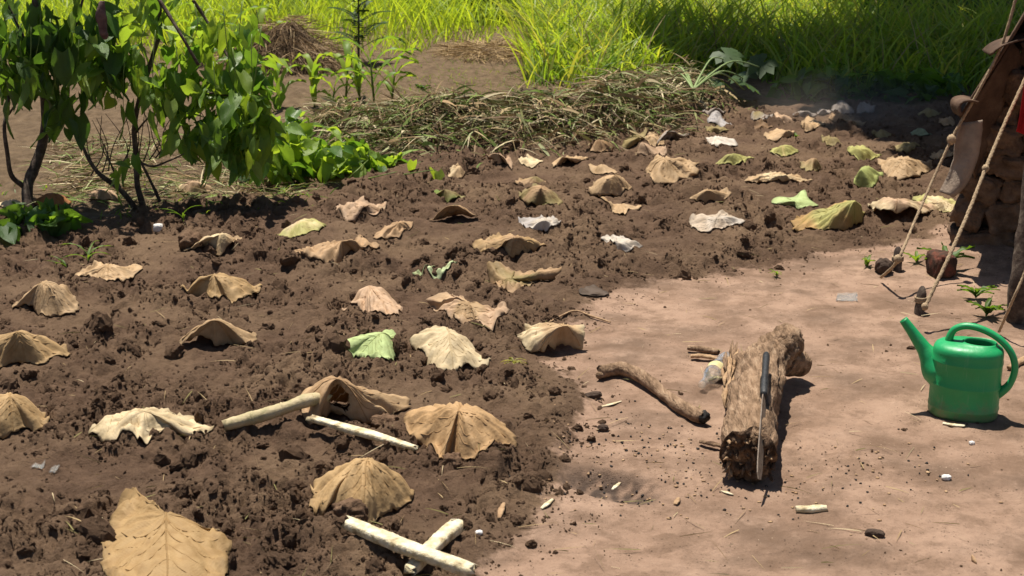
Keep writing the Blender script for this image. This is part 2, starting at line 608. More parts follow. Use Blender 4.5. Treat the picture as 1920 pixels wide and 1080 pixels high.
# ------------------------------------------------------------------ ground sheets
def build_ground():
    ys = [2.75]
    while ys[-1] < 11.5: ys.append(ys[-1] * 1.0023)
    while ys[-1] < 30: ys.append(ys[-1] * 1.008)
    while ys[-1] < 900: ys.append(ys[-1] * 1.15)
    pre = [-400, -150, -60, -25, -10, -4, -1, .4, 1.3, 1.9, 2.3, 2.55, 2.68]
    ys = np.array(pre + ys)
    u = np.linspace(-1, 1, 690)
    ex = [1.015, 1.04, 1.08, 1.15, 1.3, 1.6, 2.2, 3.5, 6, 12, 30, 90, 300]
    u = np.concatenate([-np.array(ex[::-1]), u, ex])
    w = .405 * np.clip(ys, 2.75, 60) + .22
    X = w[:, None] * u[None]
    Y = np.broadcast_to(ys[:, None], X.shape)
    Z = hfull(X, Y)
    V = np.stack([X, Y, Z], -1).reshape(-1, 3)
    Fq = grid_faces(len(ys), len(u))
    bed, yard = masks(X, Y)
    e = np.hypot(X - PIT[0], (Y - PIT[1]))
    dx, dy = (X - PIT[0]), (Y - PIT[1])
    px, py = dx * .8 - dy * .6, dx * .6 + dy * .8
    ch = np.exp(-((px / .16) ** 2 + (py / .09) ** 2) ** 2) * .95 * sstep(-.6, .1, noise3(X * 30, Y * 30) )
    ysd = yard_sd(X, Y)
    bed = np.maximum(bed, sstep(.3, .1, np.abs(ysd)))
    mask = np.stack([bed, np.clip(.5 + ysd / .22, 0, 1), ch, np.ones_like(bed)], -1).reshape(-1, 4)
    cen = V[Fq].mean(1)
    cx, cy = cen[:, 0], cen[:, 1]
    isy = yard_sd(cx, cy) > 0
    isb = (~isy) & (bed_sd(cx, cy) > 0) & (cx > -8)
    for name, sel in (('yard_ground', isy), ('garden_soil', isb), ('field_ground', ~(isy | isb))):
        fq = Fq[sel]
        idx, inv = np.unique(fq, return_inverse=True)
        o = mk(name, V[idx], inv.reshape(-1, 4), M['ground'])
        a = o.data.color_attributes.new('mask', 'FLOAT_COLOR', 'POINT')
        a.data.foreach_set('color', mask[idx].astype(np.float32).ravel())
        tag(o, kind='structure')


build_ground()

# ------------------------------------------------------------------ loose clods (stuff)
def ico(sub):
    import bmesh
    b = bmesh.new()
    bmesh.ops.create_icosphere(b, subdivisions=sub, radius=1)
    v = np.array([x.co[:] for x in b.verts])
    f = np.array([[x.index for x in q.verts] for q in b.faces])
    b.free()
    return v, f


def lumps(name, P, R, sub, m, seed, squash=.75, jit=.28):
    rs = np.random.RandomState(seed)
    v, f = ico(sub)
    n = len(P)
    J = 1 + rs.normal(0, jit, (n, len(v), 1)).clip(-.5, .6)
    sc = rs.uniform(.7, 1.3, (n, 1, 3)) * np.array([1, 1, squash])
    V = v[None] * J * sc * R[:, None, None] + P[:, None]
    Fa = (f[None] + (np.arange(n) * len(v))[:, None, None]).reshape(-1, 3)
    return mk(name, V.reshape(-1, 3), Fa, m, smooth=(sub > 1))


def crumb_nodes():
    ng = bpy.data.node_groups.new('soil_crumb_scatter', 'GeometryNodeTree')
    ng.interface.new_socket('Geometry', in_out='INPUT', socket_type='NodeSocketGeometry')
    ng.interface.new_socket('Geometry', in_out='OUTPUT', socket_type='NodeSocketGeometry')
    nd = lambda t: ng.nodes.new(t)
    gi, go = nd('NodeGroupInput'), nd('NodeGroupOutput')
    ic = nd('GeometryNodeMeshIcoSphere')
    ic.inputs['Radius'].default_value = 1.
    ic.inputs['Subdivisions'].default_value = 3
    nz = nd('ShaderNodeTexNoise')
    nz.inputs['Scale'].default_value = 1.5
    nz.inputs['Detail'].default_value = 4
    nz.inputs['Roughness'].default_value = .7
    sub = nd('ShaderNodeVectorMath')
    sub.operation = 'SUBTRACT'
    sub.inputs[1].default_value = (.5, .5, .5)
    mul = nd('ShaderNodeVectorMath')
    mul.operation = 'SCALE'
    mul.inputs['Scale'].default_value = 1.7
    sp = nd('GeometryNodeSetPosition')
    sm = nd('GeometryNodeSetMaterial')
    sm.inputs['Material'].default_value = M['clod']
    inst = nd('GeometryNodeInstanceOnPoints')
    at = nd('GeometryNodeInputNamedAttribute')
    at.data_type = 'FLOAT'
    at.inputs['Name'].default_value = 'size'
    rn = nd('FunctionNodeRandomValue')
    rn.data_type = 'FLOAT_VECTOR'
    rn.inputs[1].default_value = (6.28, 6.28, 6.28)
    m2p = nd('GeometryNodeMeshToPoints')
    L = ng.links.new
    L(nz.outputs['Color'], sub.inputs[0]); L(sub.outputs[0], mul.inputs[0])
    L(ic.outputs['Mesh'], sp.inputs['Geometry']); L(mul.outputs[0], sp.inputs['Offset'])
    L(sp.outputs[0], sm.inputs['Geometry'])
    L(gi.outputs[0], m2p.inputs['Mesh']); L(m2p.outputs[0], inst.inputs['Points'])
    L(sm.outputs[0], inst.inputs['Instance']); L(rn.outputs[0], inst.inputs['Rotation'])
    rv = nd('FunctionNodeRandomValue')
    rv.data_type = 'FLOAT_VECTOR'
    rv.inputs[0].default_value = (.5, .5, .4)
    rv.inputs[1].default_value = (1.5, 1.4, 1.1)
    rv.inputs['Seed'].default_value = 5
    vs = nd('ShaderNodeVectorMath')
    vs.operation = 'SCALE'
    L(rv.outputs[0], vs.inputs[0]); L(at.outputs[0], vs.inputs['Scale'])
    L(vs.outputs[0], inst.inputs['Scale']); L(inst.outputs[0], go.inputs[0])
    return ng


def scatter_clods():
    rs = np.random.RandomState(3)
    ng = crumb_nodes()
    for name, n, r0, sg, lo, hi, lab in (('soil_crumbs', 260000, .0034, .35, .002, .008, 'small loose crumbs of dark dug soil over the garden bed'),
                                         ('soil_clods', 26000, .0080, .6, .005, .042, 'larger loose clods of dark soil lying on the garden bed')):
        y = 2.8 * (10.5 / 2.8) ** rs.rand(n)
        x = rs.uniform(-1, 1, n) * (.38 * y + .1)
        bed, yard = masks(x, y)
        m = sstep(-.45, .4, fbm(x * 2.3, y * 2.3, 3, 21.0))
        cl = sstep(-.25, .5, fbm(x * 11, y * 11, 2, 71.0))
        sd = yard_sd(x, y)
        edge = np.exp(-(sd / .13) ** 2)
        keep = rs.rand(n) < (bed * (.10 + .9 * m) * (.1 + .9 * cl) + edge * .30 * cl + yard * (.003 + .03 * sstep(.2, .7, fbm(x * 3, y * 3, 2, 77.)))) * .8
        for pl in FOOT:
            lo_, hi_ = pl.min(0), pl.max(0)
            q = np.nonzero(keep & (x > lo_[0]) & (x < hi_[0]) & (y > lo_[1]) & (y < hi_[1]))[0]
            if len(q): keep[q[inside(x[q], y[q], pl)]] = False
        x, y, sd = x[keep], y[keep], sd[keep]
        r = (r0 * np.exp(rs.normal(0, sg, len(x)))).clip(lo, hi) * np.where(sd > .05, .65, 1) * (.8 + .06 * y)
        P = np.stack([x, y, hfull(x, y) - r * .05], -1).astype(np.float32)
        me = bpy.data.meshes.new(name)
        me.vertices.add(len(P))
        me.vertices.foreach_set('co', P.ravel())
        a = me.attributes.new('size', 'FLOAT', 'POINT')
        a.data.foreach_set('value', r.astype(np.float32))
        me.update()
        o = bpy.data.objects.new(name, me)
        COL.objects.link(o)
        o.modifiers.new('scatter', 'NODES').node_group = ng
        me.materials.append(M['clod'])
        tag(o, lab, 'soil', kind='stuff')


FOOT = []

# ------------------------------------------------------------------ wilted leaves laid over the seedlings
TAN = (.52, .36, .205)
GOLD = (.47, .315, .155)
BRN = (.45, .295, .165)
DBR = (.24, .145, .075)
CRM = (.66, .53, .33)
WHT = (.62, .55, .47)
OLV = (.30, .235, .105)
YGR = (.44, .42, .15)
PGR = (.44, .54, .24)
GRY = (.33, .28, .245)
PNK = (.54, .37, .24)
LEAF_GROUP = 'wilted leaves laid over the garden bed'


def leaf(apex, h, rim, label, tint=TAN, tip=None, back=None, closed=False, pleat=1.15, crumple=1.25, seed=0, hole=None, p=1.7, tint2=None, veins=None, name='wilted_leaf', cat='leaf', group=LEAF_GROUP, stem=False):
    rs = random.Random(seed * 7 + 13)
    A = surf(apex[0], apex[1], h)
    zb = float(hsmooth(A[0], A[1]))
    R = []
    for q in rim:
        hh = q[2] if len(q) > 2 else 0.0
        s = surf(q[0], q[1], hh)
        R.append((s[0], s[1], hh))
    wpx = max(q[0] for q in rim) - min(q[0] for q in rim)
    if not closed:
        a, b = np.array(R[-1]), np.array(R[0])
        wid = np.linalg.norm(a[:2] - b[:2])
        top = max(a[1], b[1])
        dep = back if back else max(.10, A[1] - top + .35 * wid)
        for i in range(1, 7):
            t = i / 7
            q = a * (1 - t) + b * t
            R.append((q[0], q[1] + dep * math.sin(math.pi * t) ** .8, max(0, q[2] * (1 - 2 * min(t, 1 - t)))))
    R = np.array(R)
    size = max(np.ptp(R[:, 0]), np.ptp(R[:, 1]))
    m = len(R)
    N = 96 if wpx > 110 else (64 if wpx > 60 else 44)
    K = 18 if wpx > 110 else (12 if wpx > 60 else 9)
    loop = np.vstack([R[-1:], R, R[:2]])
    # resample the closed rim by arc length
    fine = smooth_path(loop, (m + 2) * 12)
    lo, hi = 12, 12 + m * 12
    seg = []
    tt = np.linspace(0, m + 2, (m + 2) * 12)
    sel = (tt >= 1 * (m + 2) / (m + 2)) & (tt < (m + 1))
    # index of original points in spline parameter: point i sits at parameter (i+1)
    par = np.linspace(0, m + 2, len(fine))
    fine = fine[(par >= (m + 2) / (m + 2) * 1.0 * (m + 2) / (m + 2)) & (par <= m + 1.0)]
    L = np.r_[0, np.cumsum(np.linalg.norm(np.diff(fine[:, :2], axis=0), axis=1))]
    q = np.linspace(0, L[-1], N, endpoint=False)
    Q = np.stack([np.interp(q, L, fine[:, i]) for i in range(3)], -1)
    ang = np.arctan2(Q[:, 1] - A[1], Q[:, 0] - A[0])
    rad = np.hypot(Q[:, 1] - A[1], Q[:, 0] - A[0])
    th = np.linspace(0, 2 * np.pi, N, endpoint=False)
    sx = seed * 3.71
    jag = np.repeat(np.random.RandomState(seed).normal(0, 1, N // 2 + 1), 2)[:N]
    wob = 1 + .012 * crumple * jag + .06 * crumple * noise3(np.cos(th) * 5 + sx, np.sin(th) * 5, sx) + .035 * crumple * noise3(np.cos(th) * 14 + sx, np.sin(th) * 14, sx + 3)
    s = np.linspace(0, 1, K)[:, None]
    Xg = A[0] + (Q[:, 0] - A[0]) * wob * s
    Yg = A[1] + (Q[:, 1] - A[1]) * wob * s
    sp = s ** p
    zr = h * (1 - sp) + Q[:, 2] * sp
    # pleats that run down from the apex between the side veins
    kf = 5.2 + rs.random() * 1.5
    pl = noise3(np.cos(th) * kf * .62 + sx, np.sin(th) * kf * .62, sx * 1.3)[None] + .55 * noise3(np.cos(th) * kf * 1.5 + sx, np.sin(th) * kf * 1.5 + 0 * s, sx + s * 1.2)
    rd_ = 1 - 2.6 * np.abs(noise3(np.cos(th) * kf * .8 + sx + 20, np.sin(th) * kf * .8 + 0 * s, sx + 7 + .8 * s))
    pl = .8 * pl + .3 * rd_
    amp = .085 * size * pleat
    zr = zr + amp * pl * (s ** 1.1) * (1.15 - .5 * s)
    lift = np.maximum(0, noise3(np.cos(th) * 2.4 + sx + 40, np.sin(th) * 2.4, sx + 11) - .05)
    zr = zr + .09 * size * crumple * lift * s ** 5
    zr = zr + .03 * size * crumple * fbm(Xg * 14 + sx, Yg * 14, 2, sx) * np.minimum(1, s * 3)
    zr = zr + .005 * crumple * noise3(Xg * 45 + sx, Yg * 45, sx) * np.minimum(1, s * 3)
    Zg = hsmooth(Xg, Yg) + zr
    lat = .03 * size * crumple
    Xg = Xg + lat * noise3(Xg * 12, Yg * 12, sx + 5) * s
    Yg = Yg + lat * noise3(Xg * 12, Yg * 12, sx + 9) * s
    Zg = np.maximum(Zg, hfull(Xg, Yg) + .006 + .006 * np.abs(noise3(Xg * 30, Yg * 30, sx)))
    FOOT.append(np.stack([A[0] + (Xg[-1] - A[0]) * .93, A[1] + (Yg[-1] - A[1]) * .93], -1))
    # leaf coordinates
    if tip is None:
        fr = rim[:]
        tpx = rim[len(rim) // 2] if not closed else max(rim, key=lambda r: r[1])
        T = surf(tpx[0], tpx[1])
    else:
        T = surf(tip[0], tip[1])
    d = np.array([T[0] - A[0], T[1] - A[1]])
    d /= np.linalg.norm(d) + 1e-9
    U = ((Xg - A[0]) * d[0] + (Yg - A[1]) * d[1]) / .28
    Vv = (-(Xg - A[0]) * d[1] + (Yg - A[1]) * d[0]) / .28
    base = np.array([A[0], A[1], zb])
    verts = np.stack([Xg, Yg, Zg], -1).reshape(-1, 3) - base
    fq = grid_faces(K, N, True)
    if hole:
        for hx, hy, hr in hole:
            hp = surf(hx, hy, h * .55)
            c = verts[fq].mean(1) + base
            # distance in the picture plane of the blade, irregular edge
            dd = np.hypot(c[:, 0] - hp[0], (c[:, 2] - hp[2]))
            kp = dd > hr * (1 + .35 * noise3(c[:, 0] * 40, c[:, 2] * 40, sx))
            kp |= c[:, 1] > A[1] + .01
            fq = fq[kp]
    c1 = np.array(tint) * (1 + .08 * rs.uniform(-1, 1))
    tn = np.broadcast_to(c1, (K, N, 3)).copy()
    if tint2 is not None:
        w = sstep(-.35, .45, noise3(Xg * 9 + sx, Yg * 9, sx + 1) + .8 * (s - .5))[..., None]
        tn = tn * (1 - w) + np.array(tint2) * w
    edge = (.72 + .28 * sstep(1.0, .82, s + .12 * noise3(Xg * 40, Yg * 40, sx)))[..., None]
    tn = tn * edge * (1 + .12 * noise3(Xg * 20, Yg * 20, sx + 4))[..., None]
    o = mk(name, verts, fq, M['dry'], tint=tn.reshape(-1, 3).clip(0, 1), uv=np.stack([U, Vv], -1).reshape(-1, 2))
    o.location = Vector(base)
    md = o.modifiers.new('thickness', 'SOLIDIFY')
    md.thickness = .0016
    md.offset = 0
    tag(o, label, cat, group)
    # raised midrib and side veins as their own parts
    if veins is None: veins = wpx > 80
    if veins:
        Ppos = np.stack([Xg, Yg, Zg + .0003], -1) - base
        ja = int(np.argmin(np.abs(np.angle(np.exp(1j * (np.arctan2(Yg[-1] - A[1], Xg[-1] - A[0]) - math.atan2(d[1], d[0])))))))
        jb = int(np.argmin(np.abs(np.angle(np.exp(1j * (np.arctan2(Yg[-1] - A[1], Xg[-1] - A[0]) - math.atan2(-d[1], -d[0])))))))

        def ev(j, ss):
            j0 = math.floor(j)
            f = j - j0
            k0 = min(int(ss * (K - 1)), K - 2)
            g = ss * (K - 1) - k0
            a = Ppos[k0, j0 % N] * (1 - f) + Ppos[k0, (j0 + 1) % N] * f
            b = Ppos[k0 + 1, j0 % N] * (1 - f) + Ppos[k0 + 1, (j0 + 1) % N] * f
            return a * (1 - g) + b * g
        vm = M['paleveins'] if tint in (PGR, YGR, CRM) else M['vein']
        rr = .0026 * min(1.2, size / .28)
        path = [ev(jb, x) for x in np.linspace(.9, .05, 9)] + [ev(ja, x) for x in np.linspace(0, .95, 14)]
        vt = (c1 * np.array((.86, .82, .76))).clip(0, 1)
        v_, f_ = tube(path, np.linspace(rr * 1.3, rr * .5, len(path)), 5)
        mk('midrib', v_, f_, M['dryplain'], o, tint=vt)
        prt = []
        for (s0, dj) in ((.03, .34), (.03, .23), (.18, .16), (.36, .115), (.55, .08)):
            for sg in (-1, 1):
                e = .86 + .08 * rs.random()
                pth = [ev(ja + sg * N * dj * (t ** .75) * (1 + .1 * rs.uniform(-1, 1) * 0), s0 + (e - s0) * t) for t in np.linspace(0, 1, 12)]
                prt.append(tube(pth, np.linspace(rr * .75, rr * .3, 12), 4))
        vv, ff = join(prt)
        mk('side_veins', vv, ff, M['dryplain'], o, tint=vt)
    return o


# --- nearest leaves
leaf((311, 964), .10, [(225, 948), (205, 1000), (192, 1038), (196, 1090), (240, 1135), (320, 1150), (400, 1130), (428, 1080), (434, 1018, .01), (372, 990, .05), (311, 963, .085), (280, 946, .06), (246, 926, .03)],
     'huge ochre leaf cut off by the bottom edge of the picture', (.38, .25, .115), tip=(318, 1140), closed=True, pleat=.6, crumple=.6, seed=1, p=1.1)
leaf((18, 742), .11, [(-70, 795), (-40, 828), (0, 829), (25, 822), (50, 814), (72, 815), (99, 800)],
     'golden brown domed leaf cut by the left edge, just above the cream leaf', GOLD, seed=2)
leaf((272, 772), .085, [(170, 815), (197, 831), (229, 839), (260, 849), (288, 842), (317, 831), (352, 829), (390, 835), (406, 820)],
     'cream coloured leaf with long left-pointing tip, left of the pale thick stick', CRM, tip=(170, 815), seed=3)
leaf((32, 622), .12, [(-90, 680), (-40, 697), (0, 696), (25, 690), (50, 688), (80, 690), (105, 684), (130, 667)],
     'yellow tan rounded leaf on the left edge with crumpled right corner', GOLD, seed=4, pleat=.7)
leaf((80, 531), .11, [(25, 580), (60, 584), (85, 597), (112, 593), (143, 588), (147, 572)],
     'steep tan leaf hood near the left edge below the shaded soil', TAN, seed=5, pleat=1.5)
leaf((203, 499), .06, [(138, 528), (170, 531), (203, 537), (240, 529), (266, 510)],
     'low wide tan leaf half in the bush shade at left', TAN, seed=6)
leaf((400, 516), .105, [(343, 562), (370, 561), (403, 575), (423, 571), (440, 580), (473, 568), (490, 548)],
     'brown tent shaped leaf with ragged right corner in the left bed', GOLD, seed=7, pleat=1.4)
leaf((400, 601), .11, [(328, 656), (353, 638, .03), (377, 630, .045), (397, 638, .03), (408, 655), (437, 652), (470, 658), (481, 638)],
     'arched tan leaf with a dark hollow under its left side', TAN, tip=(470, 657), seed=8)
leaf((412, 441), .085, [(345, 477), (378, 468), (395, 475), (413, 483), (428, 465, .025), (459, 463)],
     'pale tan hood leaf beside a brown clod at the shade edge', CRM, seed=9, tint2=TAN)
leaf((563, 413), .07, [(516, 449), (543, 450), (570, 447), (597, 437), (612, 428)],
     'yellowish leaf with green rim beside an upright twig', CRM, tip=(520, 449), tint2=YGR, seed=10)
leaf((690, 385), .065, [(629, 401), (643, 414), (660, 418), (682, 411), (710, 412), (726, 402)],
     'flat-topped brown leaf, uppermost of the left bed near the vines', PNK, seed=11, pleat=1.4)
leaf((747, 415), .07, [(699, 449), (730, 455), (747, 455), (760, 442), (778, 428)],
     'crumpled narrow brown leaf just right of and above the long dark leaf', BRN, seed=12, pleat=1.6, crumple=1.5)
leaf((640, 453), .085, [(553, 490), (590, 499), (627, 497), (650, 485), (690, 480), (713, 475)],
     'long dark brown double-humped leaf with its rib on the left', BRN, tip=(553, 490), seed=13, pleat=1.5)
leaf((846, 386), .09, [(805, 421), (824, 411, .02), (848, 399, .045), (872, 401, .045), (898, 411, .015)],
     'arched brown leaf open to the front with black hollow underneath', BRN, seed=14, pleat=.5)
leaf((835, 356), .07, [(800, 378), (825, 371, .025), (840, 383), (848, 373, .025), (872, 378)],
     'small olive leaf with green edges behind the arched brown leaf', OLV, tint2=(.20, .27, .06), seed=15)
leaf((862, 309), .05, [(838, 331), (852, 335), (866, 337), (872, 323)],
     'small pale tan leaf by itself near the end of the vines', CRM, seed=16, tint2=TAN)
leaf((934, 262), .085, [(905, 291), (918, 290), (939, 285), (954, 292), (962, 280)],
     'curled brown leaf at the foot of the cut weed heap', PNK, seed=17, pleat=1.3)
leaf((998, 304), .02, [(973, 311), (993, 315), (1006, 312), (1019, 309)],
     'flat cream leaf scrap lying in the upper middle bed', CRM, seed=18)
leaf((1004, 331), .06, [(966, 352), (985, 355), (1008, 354), (1026, 350)],
     'olive leaf tucked behind a larger olive brown leaf', OLV, tint2=BRN, seed=19)
leaf((1015, 352), .10, [(973, 371), (983, 382, .02), (1000, 384, .03), (1014, 390), (1027, 382, .035), (1050, 393), (1055, 380)],
     'olive brown hood leaf with two dark openings below its front', BRN, tint2=OLV, seed=20)
leaf((1022, 413), .06, [(973, 428), (993, 435), (1019, 437), (1047, 435), (1050, 425)],
     'silvery grey leaf between two brown leaves in the bed centre', WHT, tint2=(.48, .44, .42), seed=21, pleat=1.3)
leaf((965, 443), .09, [(884, 467), (913, 480), (929, 474), (960, 485), (993, 476), (1028, 473)],
     'brown ribbed leaf with a twisted left tail in the bed centre', BRN, tint2=GOLD, seed=22, pleat=1.5)
leaf((1163, 456), .05, [(1127, 444, .05), (1140, 459, .03), (1167, 478), (1190, 470, .01), (1206, 461, .025), (1185, 450, .05), (1155, 446, .05)],
     'whitish grey leaf with sharp left corner, alone above the trodden yard', WHT, closed=True, tip=(1167, 478), seed=23, pleat=.4)
leaf((955, 522), .055, [(913, 498, .065), (914, 520, .02), (922, 541), (948, 551), (967, 550), (1013, 537), (1047, 522, .02), (1047, 508, .05), (1005, 508, .06), (963, 510, .05), (935, 499, .065)],
     'olive brown leaf folded like a book with pale upright midrib', OLV, closed=True, tip=(948, 551), tint2=BRN, seed=24, pleat=1.1, p=1.2)
leaf((692, 536), .10, [(640, 595), (673, 594), (700, 601), (730, 599), (747, 600), (756, 583)],
     'pinkish tan leaf with thin dark twig resting against it', PNK, seed=25, pleat=1.0)
leaf((880, 570), .07, [(808, 577), (823, 594), (860, 617), (887, 617), (913, 630), (943, 613), (950, 596), (907, 580, .03), (860, 568, .05), (837, 557, .05), (802, 560, .04)],
     'wide tan leaf with pale green midrib lying behind the big cream leaf', TAN, closed=True, tip=(885, 618), tint2=PNK, seed=26, pleat=.7)
leaf((716, 625), .075, [(628, 647, .035), (632, 673), (657, 672), (683, 683), (707, 688), (737, 683), (744, 645)],
     'pale green leaf beside the big cream leaf', PGR, tip=(672, 678), seed=27, pleat=.5, crumple=.5)
leaf((842, 622), .09, [(768, 640, .02), (773, 660), (797, 677), (803, 693), (827, 708), (867, 694), (908, 695), (912, 683), (870, 637, .05), (847, 615, .06), (823, 612, .06), (790, 623, .04)],
     'big cream leaf lying spread open beside the pale green leaf', CRM, closed=True, tip=(850, 700), seed=28, pleat=.6)
leaf((1055, 612), .10, [(977, 630, .03), (985, 660), (1017, 662), (1050, 659), (1087, 660), (1093, 612, .09)],
     'stiff crumpled paper-brown leaf on the edge of the trodden yard', TAN, seed=29, pleat=2.0, crumple=2.2, tint2=CRM)
leaf((632, 711), .14, [(548, 767), (565, 789), (585, 801), (607, 790), (622, 784), (650, 793), (674, 800), (733, 788), (766, 765)],
     'large brown leaf with torn black holes over the pale thick stick', BRN, tip=(680, 800), hole=[(634, 752, .035), (622, 775, .02)], seed=30, tint2=TAN)
leaf((861, 767), .14, [(757, 787, .02), (770, 828), (793, 847), (826, 879), (845, 866), (878, 880), (893, 882), (930, 858), (956, 854), (967, 832)],
     'large orange tan pleated leaf right of the leaf with holes', (.52, .335, .17), tip=(860, 880), seed=31, pleat=1.15)
leaf((689, 861), .14, [(590, 912, .02), (583, 935), (594, 975), (622, 964), (674, 990), (696, 987), (735, 970), (760, 955), (776, 935)],
     'ochre pleated umbrella-like leaf above the white crossed sticks', GOLD, tip=(680, 990), seed=32, pleat=1.1)
# --- middle and far leaves
leaf((1062, 252), .06, [(1034, 262, .01), (1040, 271), (1066, 277), (1084, 273), (1106, 269)], 'light tan leaf at the weed heap foot with dark rib at left', TAN, seed=33, pleat=1.3)
leaf((1121, 259), .075, [(1106, 288), (1125, 289), (1149, 285), (1148, 268, .03)], 'upright pointed brown leaf with dark front, right of the weed heap foot', BRN, seed=34)
leaf((1130, 309), .05, [(1104, 322), (1120, 332), (1142, 332), (1158, 328)], 'tan leaf just behind the fan-pleated leaf', TAN, seed=35)
leaf((1152, 329), .11, [(1110, 352), (1107, 369), (1144, 372), (1170, 368), (1188, 360)], 'fan-pleated tan leaf with a round clod at its foot', TAN, seed=36, pleat=1.5)
leaf((1165, 383), .05, [(1127, 396), (1145, 402), (1165, 408), (1183, 402), (1202, 396)], 'low sandy leaf below the fan-pleated leaf', TAN, seed=37)
leaf((1190, 239), .06, [(1166, 256), (1185, 262), (1202, 262), (1214, 256)], 'olive peaked leaf at the right end of the weed heap', OLV, seed=38)
leaf((1225, 257), .05, [(1208, 262), (1220, 276), (1237, 279), (1252, 271)], 'small wavy tan leaf above the folded pair', TAN, seed=39)
leaf((1204, 267), .09, [(1193, 296), (1215, 300), (1235, 305), (1250, 297)], 'tan leaf sloping down onto the torn folded leaf', PNK, seed=40)
leaf((1245, 298), .10, [(1210, 324), (1228, 342), (1257, 341), (1280, 338), (1305, 335), (1308, 318)], 'torn folded tan leaf with ragged holes, upper bed centre right', TAN, seed=41, pleat=1.6, crumple=1.6)
leaf((1377, 288), .09, [(1337, 318), (1360, 319), (1393, 320), (1416, 312)], 'smooth domed yellow-green leaf in the upper bed', YGR, seed=42, pleat=.7, tip=(1337, 318))
leaf((1327, 357), .07, [(1286, 382), (1310, 384), (1347, 378), (1370, 371)], 'orange tan low leaf beside a patch of white ash', TAN, seed=43)
leaf((1345, 408), .06, [(1290, 427), (1323, 443), (1357, 437), (1393, 428), (1397, 417, .02), (1370, 413, .03), (1357, 399, .06), (1325, 406, .05), (1297, 410, .03)], 'chalky white upturned leaf, nearest the yard in the upper bed', WHT, closed=True, tip=(1323, 443), seed=44, pleat=1.2, crumple=1.3, tint2=(.56, .45, .34))
leaf((1455, 331), .05, [(1397, 342), (1425, 347), (1440, 348), (1480, 347), (1520, 343)], 'long flat ragged cream tan leaf in the upper right bed', CRM, seed=45, pleat=1.6, crumple=1.5, tint2=TAN, tip=(1397, 341))
leaf((1490, 378), .035, [(1447, 376, .02), (1451, 387), (1487, 389), (1497, 394), (1535, 388), (1517, 373, .03), (1508, 357, .03), (1487, 370, .04), (1460, 370, .03)], 'flat mint green leaf touching the big green and brown leaf', PGR, closed=True, seed=46, pleat=.15, crumple=.3)
leaf((1600, 379), .13, [(1480, 429), (1520, 442), (1560, 440), (1593, 433), (1622, 410)], 'big green and brown leaf with a bite hole at its left end', YGR, tint2=(.48, .30, .12), tip=(1485, 430), seed=47, pleat=.9, hole=[(1518, 421, .03)])
leaf((1682, 374), .11, [(1626, 394), (1655, 396, .05), (1690, 396, .06), (1723, 398, .05), (1755, 401)], 'pale brown arched leaf with black gap below, left of the hut', PNK, seed=48, pleat=.7, tint2=CRM)
leaf((1765, 379), .06, [(1713, 384), (1760, 403), (1793, 412), (1803, 393)], 'cream and greenish leaf lying against the hut wall', CRM, tint2=YGR, seed=49, tip=(1793, 412))
leaf((1615, 317), .11, [(1598, 350), (1603, 356), (1637, 358), (1653, 341)], 'upright grey-green leaf standing like a hood', (.34, .38, .13), seed=50, pleat=.6)
leaf((1613, 279), .08, [(1589, 285, .03), (1610, 308), (1635, 305), (1653, 298)], 'yellow-green drooping leaf at the edge of the deep shade', YGR, seed=51)
leaf((1695, 299), .09, [(1645, 307), (1667, 338), (1693, 339), (1725, 333), (1751, 319)], 'large ribbed tan leaf in front of the deep shade, left of the hide flap', TAN, tip=(1665, 338), seed=52)
leaf((1527, 297), .09, [(1500, 324), (1517, 333), (1535, 328), (1544, 320)], 'shrivelled brown and green leaf standing on edge', BRN, tint2=OLV, seed=53, crumple=1.7)
leaf((1467, 275), .065, [(1442, 293), (1458, 296), (1473, 301), (1498, 287)], 'small yellow tan leaf in the upper right bed', GOLD, seed=54, tint2=YGR)
leaf((1562, 259), .06, [(1536, 271), (1555, 280), (1584, 281)], 'thin brown leaf arched like a claw at the shade edge', OLV, seed=55)
leaf((1345, 258), .05, [(1322, 260, .04), (1340, 284), (1362, 280), (1381, 277), (1380, 267, .02)], 'grey-white leaf in the upper bed catching the sun', WHT, seed=56)
leaf((1340, 240), .06, [(1318, 252), (1335, 258), (1367, 254)], 'dark olive leaf right behind the grey-white leaf', OLV, seed=57)
leaf((1474, 246), .06, [(1431, 258), (1443, 268), (1470, 266), (1491, 254)], 'orange brown leaf with dark right end in the upper bed', TAN, seed=58)
leaf((1510, 232), .055, [(1502, 240), (1510, 251), (1530, 247), (1549, 242)], 'tan leaf with dark rib, just inside the shade', TAN, seed=59)
leaf((1470, 217), .06, [(1447, 229), (1465, 234), (1497, 234)], 'brown leaf amid the back row, left of the dust haze', PNK, seed=60)
leaf((1420, 212), .06, [(1406, 222, .02), (1417, 235), (1440, 232), (1450, 224)], 'olive grey leaf in the back row by the fallen stalks', OLV, tint2=GRY, seed=61)
leaf((1342, 203), .08, [(1317, 219), (1335, 225), (1365, 222)], 'dark grey domed leaf in the shaded back row', GRY, seed=62)
leaf((1350, 225), .025, [(1325, 231), (1345, 236), (1373, 236)], 'thin light grey leaf flat in front of the dark grey one', (.42, .39, .38), seed=63)
leaf((1262, 210), .07, [(1230, 226), (1262, 234), (1297, 228)], 'wide grey leaf at the left end of the back row', GRY, seed=64)
leaf((1258, 222), .07, [(1236, 243), (1258, 244), (1279, 238)], 'pinkish brown leaf in front of the wide grey leaf', PNK, seed=65)
leaf((1430, 236), .03, [(1412, 243), (1430, 247), (1451, 244)], 'dark flat leaf between the olive grey and orange brown leaves', DBR, seed=66)
